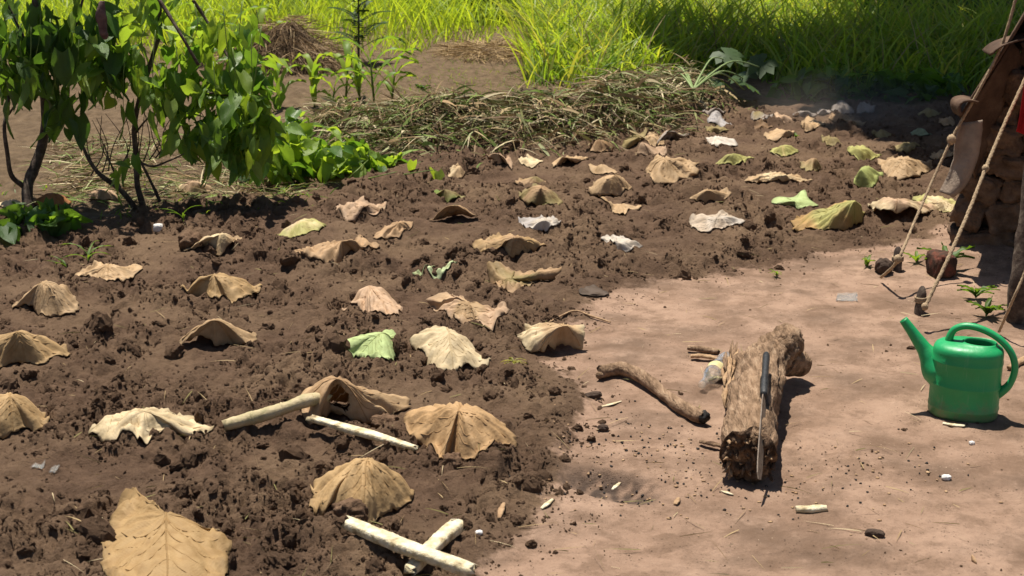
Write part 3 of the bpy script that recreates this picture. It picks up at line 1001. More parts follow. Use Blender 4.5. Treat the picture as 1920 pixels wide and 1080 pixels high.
FAR = [((1578, 215), [(1553, 229), (1578, 232), (1601, 229)], 'brown leaf in the middle of the dust haze', BRN),
       ((1508, 209), [(1487, 221), (1508, 224), (1531, 220)], 'thin grey leaf at the left of the haze, back row', GRY),
       ((1545, 199), [(1532, 211), (1545, 214), (1558, 211)], 'small grey leaf touching the dark weeds behind', GRY),
       ((1580, 190), [(1558, 209), (1580, 214), (1602, 210)], 'large greyish leaf propped against the shaded weeds', GRY),
       ((1618, 191), [(1606, 210), (1622, 214), (1641, 210)], 'steep grey leaf beside the propped greyish leaf', GRY),
       ((1597, 228), [(1572, 239), (1597, 242), (1624, 237)], 'dusty brown leaf lying lowest within the haze', BRN),
       ((1655, 244), [(1634, 260), (1655, 266), (1682, 262)], 'olive brown curled leaf in deep shade', OLV),
       ((1722, 240), [(1706, 253), (1722, 261), (1746, 260)], 'grey-green pointed leaf in deep shade near the hut', (.30, .34, .2)),
       ((1700, 268), [(1675, 284), (1698, 293), (1736, 285)], 'broad olive tan leaf in deep shade near the hut', OLV),
       ((1745, 208), [(1722, 219), (1745, 225), (1769, 220)], 'small olive leaf at the weeds behind the hut eave', OLV),
       ((1775, 223), [(1760, 237), (1775, 243), (1791, 238)], 'brown ragged leaf right beside the hut eave corner', BRN),
       ((1765, 287), [(1744, 303), (1765, 309), (1787, 303)], 'tan leaf seen through the front rope, below its knot', TAN),
       ((1805, 333), [(1788, 355), (1805, 361), (1820, 355)], 'greenish leaf half hidden behind the hanging hide flap', YGR)]
for i, (a, r, lb, c) in enumerate(FAR):
    leaf(a, .055, r, lb, c, seed=70 + i, veins=False)
# dry leaves below the bushes
leaf((193, 357), .06, [(158, 372), (185, 380), (226, 376)], 'pale brown dry leaf between the two bush stems', PNK, seed=90, crumple=1.6, group='dry leaves under the bushes')
leaf((362, 341), .07, [(328, 358), (360, 368), (397, 360)], 'buff curled dry leaf under the right part of the bush', PNK, tint2=CRM, seed=91, crumple=1.6, group='dry leaves under the bushes')
leaf((22, 376), .05, [(-8, 388), (20, 396), (52, 390)], 'white-edged dry leaf at the left edge under the bush', CRM, seed=92, crumple=1.6, group='dry leaves under the bushes')
leaf((95, 362), .06, [(58, 385), (95, 392), (132, 386)], 'orange brown dry leaf behind the low leaves at left', (.40, .17, .06), seed=93, crumple=1.6, group='dry leaves under the bushes')
# crumpled heap of big dry leaves lying on the weeds
leaf((690, 198), .13, [(630, 214, .05), (645, 224, .04), (668, 230, .04), (700, 236, .04), (712, 222, .05)], 'crumpled russet dry leaf on the weed heap, left half', (.34, .18, .09), seed=94, pleat=2, crumple=2.4, group='dry leaves on the weed heap')
leaf((735, 204), .12, [(700, 226, .05), (715, 222, .04), (745, 224, .05), (772, 219, .05)], 'corrugated brown dry leaf on the weed heap, right half', (.32, .2, .12), seed=95, pleat=2.4, crumple=2, group='dry leaves on the weed heap')
# green torn scraps in the bed
leaf((822, 520), .015, [(800, 524), (812, 529), (830, 530), (857, 513), (840, 515, .02), (815, 519, .02)], 'light green torn leaf scrap in the middle of the bed', (.50, .58, .33), closed=True, seed=96, pleat=.4, veins=False)
leaf((790, 517), .012, [(772, 521), (785, 524), (800, 520), (818, 513, .01), (800, 514, .01)], 'tiny light green strip left of the torn green scrap', (.45, .52, .28), closed=True, seed=97, pleat=.4, veins=False)
leaf((1112, 551), .02, [(1086, 556), (1110, 561), (1142, 557)], 'dark scrap of dead leaf on the rim of the yard', (.11, .08, .06), seed=98, crumple=.7, pleat=.6, veins=False)

scatter_clods()

# ------------------------------------------------------------------ the mud hut at the right
def build_hut():
    hy = 6.18
    root = empty('mud_hut', (2.6, 7.3, 0))
    base = local(root)
    tag(root, 'low mud brick hut with draped brown hide roof at the right edge', 'hut')
    e0, e1 = gd(1803, 215, 5.85), gd(1893, 72, 5.85)
    dv = e1 - e0
    dv[1] = 0
    ca, sa = math.cos(math.radians(-25)), math.sin(math.radians(-25))

    def turn(v):
        v = np.array(v, float)
        x, y = v[..., 0] - e0[0], v[..., 1] - e0[1]
        v[..., 0], v[..., 1] = e0[0] + ca * x - sa * y, e0[1] + sa * x + ca * y
        return v
    # roof sheet: slope from the eave to a ridge outside the frame and down again
    n, m = 40, 34
    sl, dp = np.linspace(0, 1, n), np.linspace(0, 1, m)
    SL, DP = np.meshgrid(sl, dp, indexing='ij')
    k = 3.0
    half = dv * k
    X = e0[0] + half[0] * 2 * SL
    Z = e0[2] + half[2] * (1 - np.abs(1 - 2 * SL) ** 1.15)
    Y = e0[1] + 2.7 * DP
    Z = Z + .02 * fbm(X * 4, Y * 4, 3, 2.) - .05 * np.exp(-(DP / .05) ** 2) * .4
    Z = Z + .012 * np.sin(X * 24) * np.exp(-(DP / .1) ** 2)
    Y = Y + .035 * noise3(X * 9, Y * 0, 3.) * np.exp(-(DP / .06))
    X = X + .02 * noise3(Y * 8, X * 0, 4.) * np.exp(-(SL / .05))
    V = turn(np.stack([X, Y, Z], -1).reshape(-1, 3)) - base
    roof = mk('roof_sheet', V, grid_faces(n, m), M['hide'], root)
    md = roof.modifiers.new('thickness', 'SOLIDIFY')
    md.thickness = .012
    # curled lip along the verge and a loose flap hanging at the eave corner
    L = np.array([gd(*p, 5.83) for p in [(1796, 236), (1790, 280), (1786, 310), (1776, 340), (1764, 362)]])
    R = np.array([gd(*p, 5.80) for p in [(1840, 222), (1836, 262), (1828, 302), (1812, 342), (1791, 367)]])
    L, R = smooth_path(L, 16), smooth_path(R, 16)
    t = np.linspace(0, 1, 8)[None, :, None]
    G = L[:, None] * (1 - t) + R[:, None] * t
    G[..., 1] += .02 * np.sin(t[..., 0] * 5 + np.linspace(0, 2, 16)[:, None])
    G = G + .006 * np.stack([noise3(G[..., 0] * 20, G[..., 2] * 20, q) for q in (1., 2., 3.)], -1)
    fl = mk('hanging_flap', (G.reshape(-1, 3) - base), grid_faces(16, 8), M['flap'], root)
    md = fl.modifiers.new('thickness', 'SOLIDIFY')
    md.thickness = .01
    for name, pp in (('curled_edge', [(1852, 100), (1866, 88), (1885, 80), (1905, 74), (1935, 68)]), ('curled_edge', [(1797, 212), (1793, 200), (1797, 190), (1812, 187), (1826, 190)])):
        c = smooth_path(np.array([gd(*q, 5.82) for q in pp]), 14)
        w = np.linspace(-1, 1, 6)
        G = c[:, None] + np.stack([0 * w, .06 * w, .02 * w ** 2 - .018 * np.abs(w)], -1)[None]
        o = mk(name, G.reshape(-1, 3) - base, grid_faces(14, 6), M['hide'], root)
        o.modifiers.new('thickness', 'SOLIDIFY').thickness = .008
    O = smooth_path(np.array([gd(*q, 5.97) for q in [(1895, 76), (1852, 148), (1814, 204), (1800, 236)]]), 20)
    I = smooth_path(np.array([gd(*q, 6.06) for q in [(1922, 112), (1884, 190), (1852, 262), (1828, 335)]]), 20)
    t = np.linspace(0, 1, 9)[None, :, None]
    G = O[:, None] * (1 - t) + I[:, None] * t
    G = G + .014 * np.stack([fbm(G[..., 0] * 9, G[..., 2] * 9, 2, q) for q in (1., 2., 3.)], -1) * t
    sk = mk('hide_skirt', G.reshape(-1, 3) - base, grid_faces(20, 9), M['hide'], root)
    sk.modifiers.new('thickness', 'SOLIDIFY').thickness = .01
    # wall core under the roof line
    xl0 = gd(1808, 470, hy)[0] - .235
    ex, ez = e0[0] + .07, e0[2] - .02
    slope = dv[2] / dv[0]
    rx = e0[0] + half[0]
    rz = e0[2] + half[2] - .1
    prof = [(xl0, -.05), (xl0 + .035, .42), (xl0 + .06, .55), (rx, rz), (2 * rx - xl0 - .06, .55), (2 * rx - xl0, -.05)]
    v = [(x + .03 if i < 3 else x, hy + .05, z) for i, (x, z) in enumerate(prof)] + [(x + .03 if i < 3 else x, hy + 2.2, z) for i, (x, z) in enumerate(prof)]
    q = len(prof)
    fs = [tuple(range(q)), tuple(range(2 * q - 1, q - 1, -1))] + [((i + 1) % q, i, i + q, (i + 1) % q + q) for i in range(q)]
    wall = mk('wall', turn(v) - base, fs, M['mud'], root, smooth=False)
    # rough mud bricks, each its own lump
    iv, iff = ico(4)
    rs = random.Random(5)
    z = -.02
    row = 0
    while z < 1.35:
        bh = rs.uniform(.10, .15)
        zc = z + bh / 2
        x = xl0 + .02 + .07 * max(0, zc - .1) + (rs.uniform(0, .02))
        if zc > .5: x = max(x, xl0 + .055 + (zc - .5) / slope * .95)
        first = True
        while x < min(xl0 + .95, 2 * rx - xl0):
            bw = rs.uniform(.15, .27) * (.6 if first and row % 2 else 1)
            s = np.sign(iv) * np.abs(iv) ** .45
            s = s * np.array([bw / 2 * 1.14, .09, bh / 2 * 1.18])
            sd = rs.random() * 50
            kk = fbm(s[:, 0] * 22 + sd, s[:, 2] * 22, 3, sd) * .030 + .013 * noise3(s[:, 0] * 60 + sd, s[:, 2] * 60, sd)
            ra = rs.uniform(-.3, .3)
            s = np.stack([s[:, 0] * math.cos(ra) - s[:, 2] * math.sin(ra), s[:, 1], s[:, 0] * math.sin(ra) + s[:, 2] * math.cos(ra)], -1)
            s = s + (iv / np.linalg.norm(iv, axis=1)[:, None]) * kk[:, None]
            s = s + np.array([x + bw / 2, hy + .02 + rs.uniform(-.02, .02), zc])
            mk('mud_brick', turn(s) - base, iff, M['mud'], wall)
            x += bw + .004
            first = False
        z += bh + .002
        row += 1
    return root


build_hut()
# leaning post in front of the hut
pp = smooth_path(np.array([gp(1906, 612, -.03), gd(1911, 540, 5.12), gd(1922, 460, 5.14), gd(1934, 370, 5.17), gd(1950, 200, 5.22), gd(1966, 40, 5.27)]), 30)
o = empty('wooden_post', pp[0])
tag(o, 'dark rough wooden post standing in front of the mud wall', 'post')
v, f = tube(pp - pp[0], np.linspace(.042, .034, 30), 14, True, .14, 18, 3., groove=.5)
mk('trunk', v, f, M['bark'], o)


def rope(path, r, name, label, knots=()):
    path = smooth_path(np.array(path), 220)
    o = empty(name, path[-1])
    tag(o, label, 'rope', 'guy ropes of the hut')
    b = local(o)
    tw = np.linspace(0, np.linalg.norm(np.diff(path, axis=0), axis=1).sum() / .0075, len(path))
    prt = []
    for k in range(2):
        ph = tw + math.pi * k
        off = np.stack([np.cos(ph), .4 * np.sin(ph), np.sin(ph)], -1) * r * .17
        prt.append(tube(path + off - b, r * .74, 6, True, .25, 60, k))
    mk('strand', *prt[0], M['rope'], o)
    mk('strand', *prt[1], M['rope'], o)
    for kx, kr in knots:
        v, f = ico(3)
        v = v * kr * (1 + .18 * fbm(v[:, 0] * 3, v[:, 1] * 3 + v[:, 2], 2, 4.))[:, None] * np.array([1, 1, 1.15])
        mk('knot', v + kx - b, f, M['rope'], o)
    return o


s1 = surf(1682, 522)
s2 = surf(1722, 602)
k1 = gd(1784, 262, 5.78)
rope([gd(1912, -30, 5.8), gd(1880, 80, 5.8), gd(1838, 165, 5.79), gd(1800, 232, 5.79), k1, gd(1750, 335, 5.72), gd(1715, 415, 5.6), gd(1683, 488, 5.46), surf(1652, 520, .02)], .0075,
     'guy_rope', 'rope running down the roof edge to the farther short stake', [(k1, .019), (gd(1683, 486, 5.45), .016)])
k2 = gd(1848, 316, 5.38)
rope([gd(1960, 60, 5.7), gd(1922, 148, 5.62), gd(1880, 240, 5.5), k2, gd(1815, 400, 5.25), gd(1780, 480, 5.13), gd(1735, 575, 5.02)], .009,
     'guy_rope', 'thick pale rope stretched in front of the wall to the nearer stake', [(k2, .014), (gd(1734, 575, 5.02), .013)])
rope([gd(1950, 430, 4.95), gd(1921, 512, 4.92), gd(1900, 560, 4.9), surf(1873, 622, .01)], .006,
     'guy_rope', 'short thin rope coming down beside the post, rightmost')
# frayed cord along the post
for (a, b, h, lb) in (((1682, 522), (1684, 462), .05, 'short weathered stake gripped by the rope from the roof edge'), ((1722, 603), (1730, 536), .05, 'pointed wooden stake in the yard above the watering can')):
    p0 = surf(*a, -.03)
    p1 = gd(b[0], b[1], p0[1] + .03)
    pth = smooth_path(np.array([p0, (p0 + p1) / 2, p1]), 14)
    st = empty('stake', surf(*a))
    tag(st, lb, 'stake', 'rope stakes')
    v, f = tube(pth - local(st), np.r_[np.linspace(.021, .019, 11), .016, .012, .005], 9, True, .18, 30, a[0])
    mk('shaft', v, f, M['bark'], st)
    c = pth[8]
    an = np.linspace(0, 2 * np.pi * 3, 40)
    tp = np.stack([c[0] + .0225 * np.cos(an), c[1] + .0225 * np.sin(an), c[2] - .012 + .022 * an / an[-1]], -1)
    mk('binding', *tube(tp - local(st), .004, 5), M['rope'], st)

# red cloth hanging at the right edge
xs = np.linspace(0, 1, 14)
L = smooth_path(np.array([gd(*p, 5.45) for p in [(1930, 120), (1920, 160), (1910, 225), (1905, 247)]]), 18)
R = smooth_path(np.array([gd(*p, 5.5) for p in [(1990, 120), (1985, 160), (1975, 220), (1970, 268)]]), 18)
G = L[:, None] * (1 - xs[None, :, None]) + R[:, None] * xs[None, :, None]
G[..., 1] += .025 * np.sin(xs * 16)[None] * np.linspace(.3, 1, 18)[:, None]
o = mk('red_cloth', G.reshape(-1, 3) - G[0, 0], grid_faces(18, 14), M['red'])
o.location = Vector(G[0, 0])
o.modifiers.new('thickness', 'SOLIDIFY').thickness = .003
tag(o, 'red cloth hanging by the hut at the right edge', 'cloth')


def rock(px, py, rx, ry, rz, m, name, label, cat, seed, boxy=.7, rot=0., group=None):
    p = surf(px, py)
    v, f = ico(4)
    v = np.sign(v) * np.abs(v) ** boxy
    rg = 2.2 if name == 'earth_clod' else 1.
    v = v * (1 + .16 * rg * fbm(v[:, 0] * 1.8 + seed, v[:, 1] * 1.8 + v[:, 2], 4, seed) + .06 * rg * noise3(v[:, 0] * 6, v[:, 1] * 6 + v[:, 2] * 5, seed))[:, None]
    v = v * np.array([rx, ry, rz])
    c, s = math.cos(rot), math.sin(rot)
    v = v @ np.array([[c, -s, 0], [s, c, 0], [0, 0, 1]]).T
    z = hf(p[0], p[1])
    o = mk(name, v + np.array([0, 0, rz * .75]), f, m)
    o.location = (p[0], p[1], z)
    return tag(o, label, cat, group)


rock(1762, 515, .05, .06, .058, M['brick'], 'brick_fragment', 'broken reddish dark brick beside the hut wall', 'brick', 1., .5, .2)
rock(1656, 510, .035, .04, .033, M['stone'], 'stone', 'dark stone beside the rope stake', 'stone', 2., .8)
rock(358, 468, .05, .05, .04, M['clod'], 'earth_clod', 'big brown clod of earth left of the pale hood leaf', 'clod', 3., 1.)
rock(640, 812 - 20, .001, .001, .001, M['clod'], 'earth_clod', 'tiny clod', 'clod', 4.) if False else None
rock(722, 806, .04, .03, .022, M['clod'], 'earth_clod', 'clod of earth under the front of the leaf with holes', 'clod', 5., 1.)
rock(658, 985, .042, .035, .035, M['clod'], 'earth_clod', 'lumpy clod leaning on the ochre umbrella-like leaf', 'clod', 6., 1.)
rock(848, 876, .032, .03, .025, M['clod'], 'earth_clod', 'clod at the front edge of the orange tan leaf', 'clod', 7., 1.)
rock(1130, 366, .03, .03, .025, M['clod'], 'earth_clod', 'round clod at the foot of the fan-pleated leaf', 'clod', 8., 1.)
rock(1130, 808, .018, .014, .012, M['stone'], 'stone', 'small dark stone on the yard above the charred pit', 'stone', 9., .9)
rock(1640, 1003, .026, .013, .01, M['stone'], 'stone', 'dark sliver of rock in the lower right yard', 'stone', 10., .8, -.3)
rock(1112, 745, .03, .016, .012, M['stone'], 'stone', 'flat brown stone at the bed edge left of the crooked stick', 'stone', 11., .8, .4)

# ------------------------------------------------------------------ watering can
def watering_can():
    p = surf(1804, 776)
    root = empty('watering_can', (p[0], p[1], hf(p[0], p[1]) + .001))
    root.rotation_euler = (0, 0, math.radians(-22))
    root.scale = (.95, .95, .95)
    tag(root, 'green plastic watering can standing on the trodden yard', 'watering can')
    N = 72
    th = np.linspace(0, 2 * np.pi, N, endpoint=False)
    ce, se = np.cos(th), np.sin(th)
    sq = lambda c: np.sign(c) * np.abs(c) ** .88
    rings = []

    def ring(a, b, z, cx=0., tilt=0.):
        x = cx + a * sq(ce)
        rings.append(np.stack([x, b * sq(se), z + tilt * x], -1))
    a, b = .113, .088
    ring(.001, .001, .004); ring(a - .02, b - .02, .004); ring(a - .008, b - .008, .0); ring(a - .002, b - .002, .006); ring(a, b, .014)
    for zc in (.035, .115, .195):
        ring(a, b, zc - .006); ring(a + .0018, b + .0018, zc - .002); ring(a + .0018, b + .0018, zc + .002); ring(a, b, zc + .006)
    ring(a, b, .222); ring(a - .0015, b - .0015, .234); ring(a - .006, b - .006, .243); ring(a - .016, b - .016, .250)
    ring(a * .72, b * .70, .255, .008); ring(.057, .047, .258, .032); ring(.053, .043, .262, .034); ring(.050, .040, .260, .034); ring(.049, .039, .250, .034); ring(.05, .04, .20, .034); ring(.09, .07, .15, 0); ring(.10, .075, .02, 0)
    V = np.array(rings).reshape(-1, 3)
    mk('body', V, grid_faces(len(rings), N, True), M['plastic'], root)
    # handle loop
    h = smooth_path(np.array([(-.062, 0, .238), (-.064, 0, .262), (-.052, 0, .292), (-.022, 0, .309), (.02, 0, .309), (.07, 0, .292), (.110, 0, .264), (.138, 0, .228), (.150, 0, .188), (.147, 0, .150), (.134, 0, .118), (.115, 0, .097), (.098, 0, .082)]), 60)
    r = .0115 + .0035 * np.r_[np.linspace(1, 0, 10), np.zeros(36), np.linspace(0, 2.2, 14)]
    mk('handle', *tube(h, r, 14, flat=1.15), M['plastic'], root)
    # spout
    s = smooth_path(np.array([(-.07, 0, .135), (-.10, 0, .158), (-.128, 0, .196), (-.158, 0, .234), (-.188, 0, .272), (-.216, 0, .306)]), 30)
    r = np.interp(np.linspace(0, 1, 30), [0, .18, .35, .5, .75, 1], [.062, .056, .036, .025, .0185, .0145])
    v, f = tube(s, r, 20, cap=False)
    d = s[-1] - s[-2]
    d /= np.linalg.norm(d)
    sp = mk('spout', v, f, M['plastic'], root)
    tb = np.array([s[-1] - d * .012, s[-1] + d * .002, s[-1] + d * .002, s[-1] - d * .03])
    v, f = tube(tb, np.array([.0145, .0148, .0105, .010]), 20, cap=True)
    mk('spout_lip', v, f, M['plastic'], sp)


watering_can()

# ------------------------------------------------------------------ log with machete, sticks, bottle
def log_thing():
    P = [surf(1403, 855, .08), surf(1408, 800, .09), surf(1414, 745, .10), surf(1428, 700, .105), surf(1450, 668, .12), surf(1470, 645, .15), surf(1487, 622, .18)]
    P = smooth_path(np.array(P), 90)
    g = surf(1420, 860)
    root = empty('log', g)
    b = local(root)
    tag(root, 'thick weathered forked log lying on the trodden yard', 'log')
    r = np.interp(np.linspace(0, 1, 90), [0, .06, .3, .5, .62, .75, .9, 1], [.070, .082, .082, .074, .064, .060, .052, .036])
    V, f = tube(P - b, r, 44, True, .17, 8, 5., groove=.9, flat=1.08)
    Vr = V.reshape(90, 44, 3)
    Pc = (P - b)[:, None]
    tt_, aa_ = np.meshgrid(np.linspace(0, 1, 90), np.linspace(0, 2 * np.pi, 44, endpoint=False), indexing='ij')
    ck = 1 - 2.4 * np.abs(noise3(np.cos(aa_) * 3.6 + tt_ * 1.5, np.sin(aa_) * 3.6, tt_ * 2.6))
    Vr = Pc + (Vr - Pc) * (1 - .16 * sstep(.45, 1, ck))[..., None]
    V = Vr.reshape(-1, 3)
    V = V + .006 * np.stack([fbm(V[:, 0] * 60, V[:, 2] * 60 + V[:, 1] * 20, 3, q) for q in (1., 4., 7.)], -1)
    mk('trunk', V, f, M['logwood'], root)
    # rotten ragged end facing the camera
    rs = np.random.RandomState(4)
    c = P[0] - b
    ax = P[0] - P[3]
    ax /= np.linalg.norm(ax)
    n, m = 26, 40
    rr, tt = np.linspace(0, 1, n), np.linspace(0, 2 * np.pi, m, endpoint=False)
    RR, TT = np.meshgrid(rr, tt, indexing='ij')
    s1_ = np.cross(ax, [0, 0, 1.])
    s1_ /= np.linalg.norm(s1_)
    s2_ = np.cross(s1_, ax)
    X, Z = RR * np.cos(TT) * .082, RR * np.sin(TT) * .086
    dep = .035 * fbm(X * 22, Z * 16, 4, 3.) - .02 * RR ** 2 + .012 + .016 * noise3(X * 70, Z * 40, 2.)
    Vv = c + X[..., None] * s1_ + Z[..., None] * s2_ + dep[..., None] * ax
    mk('rotten_end', Vv.reshape(-1, 3), grid_faces(n, m, True), M['rot'], root)
    for i in range(46):
        t = rs.uniform(0, 2 * np.pi)
        q = c + (np.cos(t) * s1_ * .08 + np.sin(t) * s2_ * .082) * rs.uniform(.35, 1.02) - ax * .02
        e = q + ax * rs.uniform(.02, .06) + s1_ * rs.normal(0, .012) + s2_ * rs.normal(0, .012)
        mk('splinter', *tube(np.array([q, (q + e) / 2 + rs.normal(0, .003, 3), e]), [.008, .006, .0012], 5), M['rot' if i % 3 else 'split'], root)
    # splintered bark flank on the left and the branch stub on the right
    a0, a1 = surf(1362, 770, .05), surf(1372, 680, .09)
    for i in range(30):
        t = rs.rand()
        q = a0 * (1 - t) + a1 * t + rs.normal(0, .008, 3) - b - np.array([.004, 0, 0])
        e = q + (a1 - a0) * rs.uniform(.25, .6) + rs.normal(0, .010, 3)
        mk('splinter', *tube(np.array([q, (q + e) / 2 + np.array([-.004, 0, .004]), e]), [.003, .009, .0015], 6, True, .1, 60, i, .35), M['split' if i % 3 else 'logwood'], root)
    sb = smooth_path(np.array([surf(1462, 672, .10), surf(1485, 678, .075), surf(1506, 684, .055)]), 16)
    mk('branch_stub', *tube(sb - b, np.linspace(.060, .040, 16), 18, True, .2, 14, 9., groove=.4), M['logwood'], root)
    bk = smooth_path(np.array([surf(1420, 690, .10), surf(1395, 684, .085), surf(1372, 690, .07)]), 12)
    mk('broken_branch', *tube(bk - b, np.linspace(.055, .028, 12), 14, True, .3, 18, 2., groove=.6), M['logwood'], root)


log_thing()


def machete():
    a, j, e = surf(1437, 664, .235), surf(1432, 742, .205), surf(1422, 898, .075)
    root = empty('machete', j)
    b = local(root)
    tag(root, 'machete with taped black handle lying along the log', 'machete')
    hp = smooth_path(np.array([a, (a + j) / 2 + np.array([0, 0, .004]), j]), 24) - b
    r = np.interp(np.linspace(0, 1, 24), [0, .08, .5, .85, 1], [.007, .0112, .0105, .0125, .0105])
    mk('handle', *tube(hp, r, 12, True, .08, 30, 1., flat=1.35), M['blackgrip'], root)
    d = (j - a) / np.linalg.norm(j - a)
    for i, t in enumerate((.62, .68, .74, .80)):
        c = (a + (j - a) * t) - b
        mk('tape_band', *tube(np.array([c - d * .005, c, c + d * .005]), [.0122, .0138, .0122], 12, flat=1.35), M['blackgrip'], root)
    # blade on edge, widening towards its curved tip
    n = 26
    t = np.linspace(0, 1, n)
    c = (j + (e - j) * t[:, None]) - b
    c[:, 2] += .012 * np.sin(t * np.pi)
    dirv = (e - j) / np.linalg.norm(e - j)
    side = np.cross(dirv, [0, 0, 1.])
    side /= np.linalg.norm(side)
    upv = np.cross(side, dirv) + .38 * side
    upv /= np.linalg.norm(upv)
    nrm = np.cross(dirv, upv)
    w = np.interp(t, [0, .06, .6, .85, .96, 1], [.016, .021, .028, .030, .022, .002])
    V = []
    for sg, th in ((1, .0016), (1, -.0016), (-1, -.0004), (-1, .0004)):
        V.append(c + upv * (sg * w * (.5 if sg > 0 else .9))[:, None] + nrm * th)
    V = np.stack(V, 1).reshape(-1, 3)
    fs = [tuple(q) for q in grid_faces(n, 4, True)] + [(3, 2, 1, 0), tuple(range(4 * n - 4, 4 * n))]
    mk('blade', V, fs, M['steel'], root, smooth=False)


machete()


def stick(pts, rad, name, label, m, sides=12, rough=.15, seed=0., flat=1., cat='stick', group=None, n=36, freq=16, endmat=None, groove=0, boxy=1., ragged=.5):
    P = np.array([surf(p[0], p[1], p[2]) for p in pts])
    P = smooth_path(P, n)
    r = np.interp(np.linspace(0, 1, n), np.linspace(0, 1, len(rad)), rad)
    zmin = np.maximum(P[:, 2], hfull(P[:, 0], P[:, 1]) + r * .7 * min(1, flat))
    P[:, 2] += np.percentile(zmin - P[:, 2], 94)
    b = P[n // 2].copy()
    o = empty(name, b)
    tag(o, label, cat, group)
    v, f = tube(P - b, r, sides, True, rough, freq, seed, flat, groove, boxy, ragged)
    v = v + .0013 * np.stack([noise3(v[:, 0] * 90, v[:, 1] * 90 + v[:, 2] * 90, q) for q in (1., 3., 5.)], -1)
    mk('shaft', v, f, m, o)
    return o, P - b, r


o, P, r = stick([(1125, 697, .022), (1165, 692, .024), (1205, 708, .03), (1250, 742, .024), (1285, 768, .022), (1318, 781, .024)], [.021, .024, .022, .021, .023, .022], 'crooked_stick', 'crooked barkless stick with charred end on the trodden yard', M['logwood'], 18, .2, 2., n=60, groove=.4)
v, f = ico(3)
v = v * (1 + .25 * noise3(v[:, 0] * 2.4, v[:, 1] * 2.4 + v[:, 2] * 2, 4.))[:, None] * .021
mk('charred_end', v + P[-1] + (P[-1] - P[-4]) * .1, f, M['char'], o)
mk('fork_stub', *tube(smooth_path(np.array([P[6] + [0, -.008, -.004], P[2] + [-.005, -.016, -.006], P[0] + [-.004, -.026, -.004]]), 10), np.linspace(.014, .013, 10), 10, True, .2, 30, 1.), M['logwood'], o)

PEEL = 'pale peeled sticks on the soil'
o, P, r = stick([(426, 806, .022), (470, 795, .028), (520, 780, .04), (570, 762, .055), (612, 754, .06)], [.017, .021, .0195, .021, .018], 'pale_stick', 'thick pale green-tan stick leaning into the leaf with holes', M['greenstick'], 16, .16, 3., group=PEEL, n=48, ragged=.8)
for i in (13, 26, 38):
    mk('node', *tube(np.array([P[i - 1], P[i], P[i + 1]]), [r[i] * .9, r[i] * 1.1, r[i] * .9], 14, True, .12, 30, i), M['greenstick'], o)
stick([(586, 800, .03), (650, 818, .03), (715, 836, .025), (778, 856, .015)], [.013, .017, .017, .012], 'pale_stick', 'flat split peeled stick below the leaf with holes', M['pale'], 16, .16, 4., .6, group=PEEL, boxy=.55, ragged=1.4, n=60, freq=9)
stick([(656, 1004, .02), (720, 1032, .03), (790, 1060, .04), (880, 1093, .035)], [.018, .021, .021, .020], 'pale_stick', 'long white peeled stick on top of the crossed pair', M['pale'], 16, .18, 5., .7, group=PEEL, boxy=.55, ragged=1.4, n=60, freq=9)
stick([(770, 1090, .006), (800, 1058, .008), (828, 1030, .012), (855, 1006, .02)], [.018, .020, .021, .022], 'pale_stick', 'shorter white peeled stick under the crossed pair', M['pale'], 16, .16, 6., .7, group=PEEL, boxy=.55, ragged=1.4, n=60, freq=9)
stick([(1494, 955, .008), (1520, 955, .009), (1548, 953, .008)], [.011, .0135, .011], 'wood_piece', 'short yellow piece of peeled wood on the lower right yard', M['pale'], 12, .15, 7., .8, cat='wood', n=20)
stick([(1768, 795, .004), (1788, 798, .005), (1808, 800, .004)], [.006, .009, .007], 'wood_piece', 'small yellow wood flake in front of the watering can', M['pale'], 8, .2, 8., .5, cat='wood', n=14)
stick([(1893, 690, .01), (1912, 678, .012), (1940, 665, .012)], [.012, .015, .014], 'wood_piece', 'yellowish split wood piece behind the watering can handle', M['split'], 8, .2, 9., .7, cat='wood', n=14)
stick([(1290, 652, .012), (1318, 655, .013), (1347, 660, .012)], [.010, .013, .010], 'wood_piece', 'short grey-brown wood piece behind the plastic bottle', M['logwood'], 10, .2, 10., .9, cat='wood', n=16)
stick([(1296, 667, .010), (1322, 668, .016), (1352, 674, .010)], [.010, .014, .008], 'bark_piece', 'wavy pale bark strip touching the plastic bottle', M['split'], 10, .45, 11., .6, cat='bark', n=20, freq=60)
stick([(1356, 670, .015), (1375, 679, .018), (1392, 682, .015)], [.013, .017, .010], 'bark_piece', 'pale bark chunk between the bottle and the log', M['split'], 10, .35, 12., .7, cat='bark', n=18, freq=40)
stick([(1312, 828, .006), (1335, 832, .01), (1358, 838, .008)], [.006, .011, .007], 'bark_piece', 'dark curled bark piece left of the rotten log end', M['rot'], 10, .4, 13., .6, cat='bark', n=18, freq=50)
stick([(1030, 606, .004), (1075, 585, .014), (1110, 595, .008), (1145, 606, .004)], [.004, .0042, .004, .003], 'dry_stalk', 'bent dry stalk on the yard above the crumpled leaf', M['split'], 7, .1, 14., cat='stalk')
stick([(576, 462, .02), (576, 425, .06), (577, 400, .12)], [.004, .004, .003], 'dry_stalk', 'tiny upright pale twig behind the yellowish leaf', M['pale'], 6, .1, 15., cat='stalk', n=10) if False else None
stick([(1015, 955, .006), (1025, 947, .008), (1036, 938, .006)], [.004, .009, .005], 'wood_chip', 'white wood chip on the edge of bed and yard', M['pale'], 7, .2, 16., .4, cat='wood chip', group='wood chips on the yard', n=10)
stick([(936, 980, .006), (940, 965, .01), (945, 952, .006)], [.005, .010, .005], 'wood_chip', 'brown wood chip on the soil near the bed corner', M['split'], 7, .2, 17., .4, cat='wood chip', group='wood chips on the yard', n=10)
stick([(1148, 918, .003), (1154, 912, .005), (1163, 905, .003)], [.003, .007, .003], 'wood_chip', 'pale wood chip lying in the charred pit', M['pale'], 7, .2, 18., .4, cat='wood chip', group='wood chips on the yard', n=10)
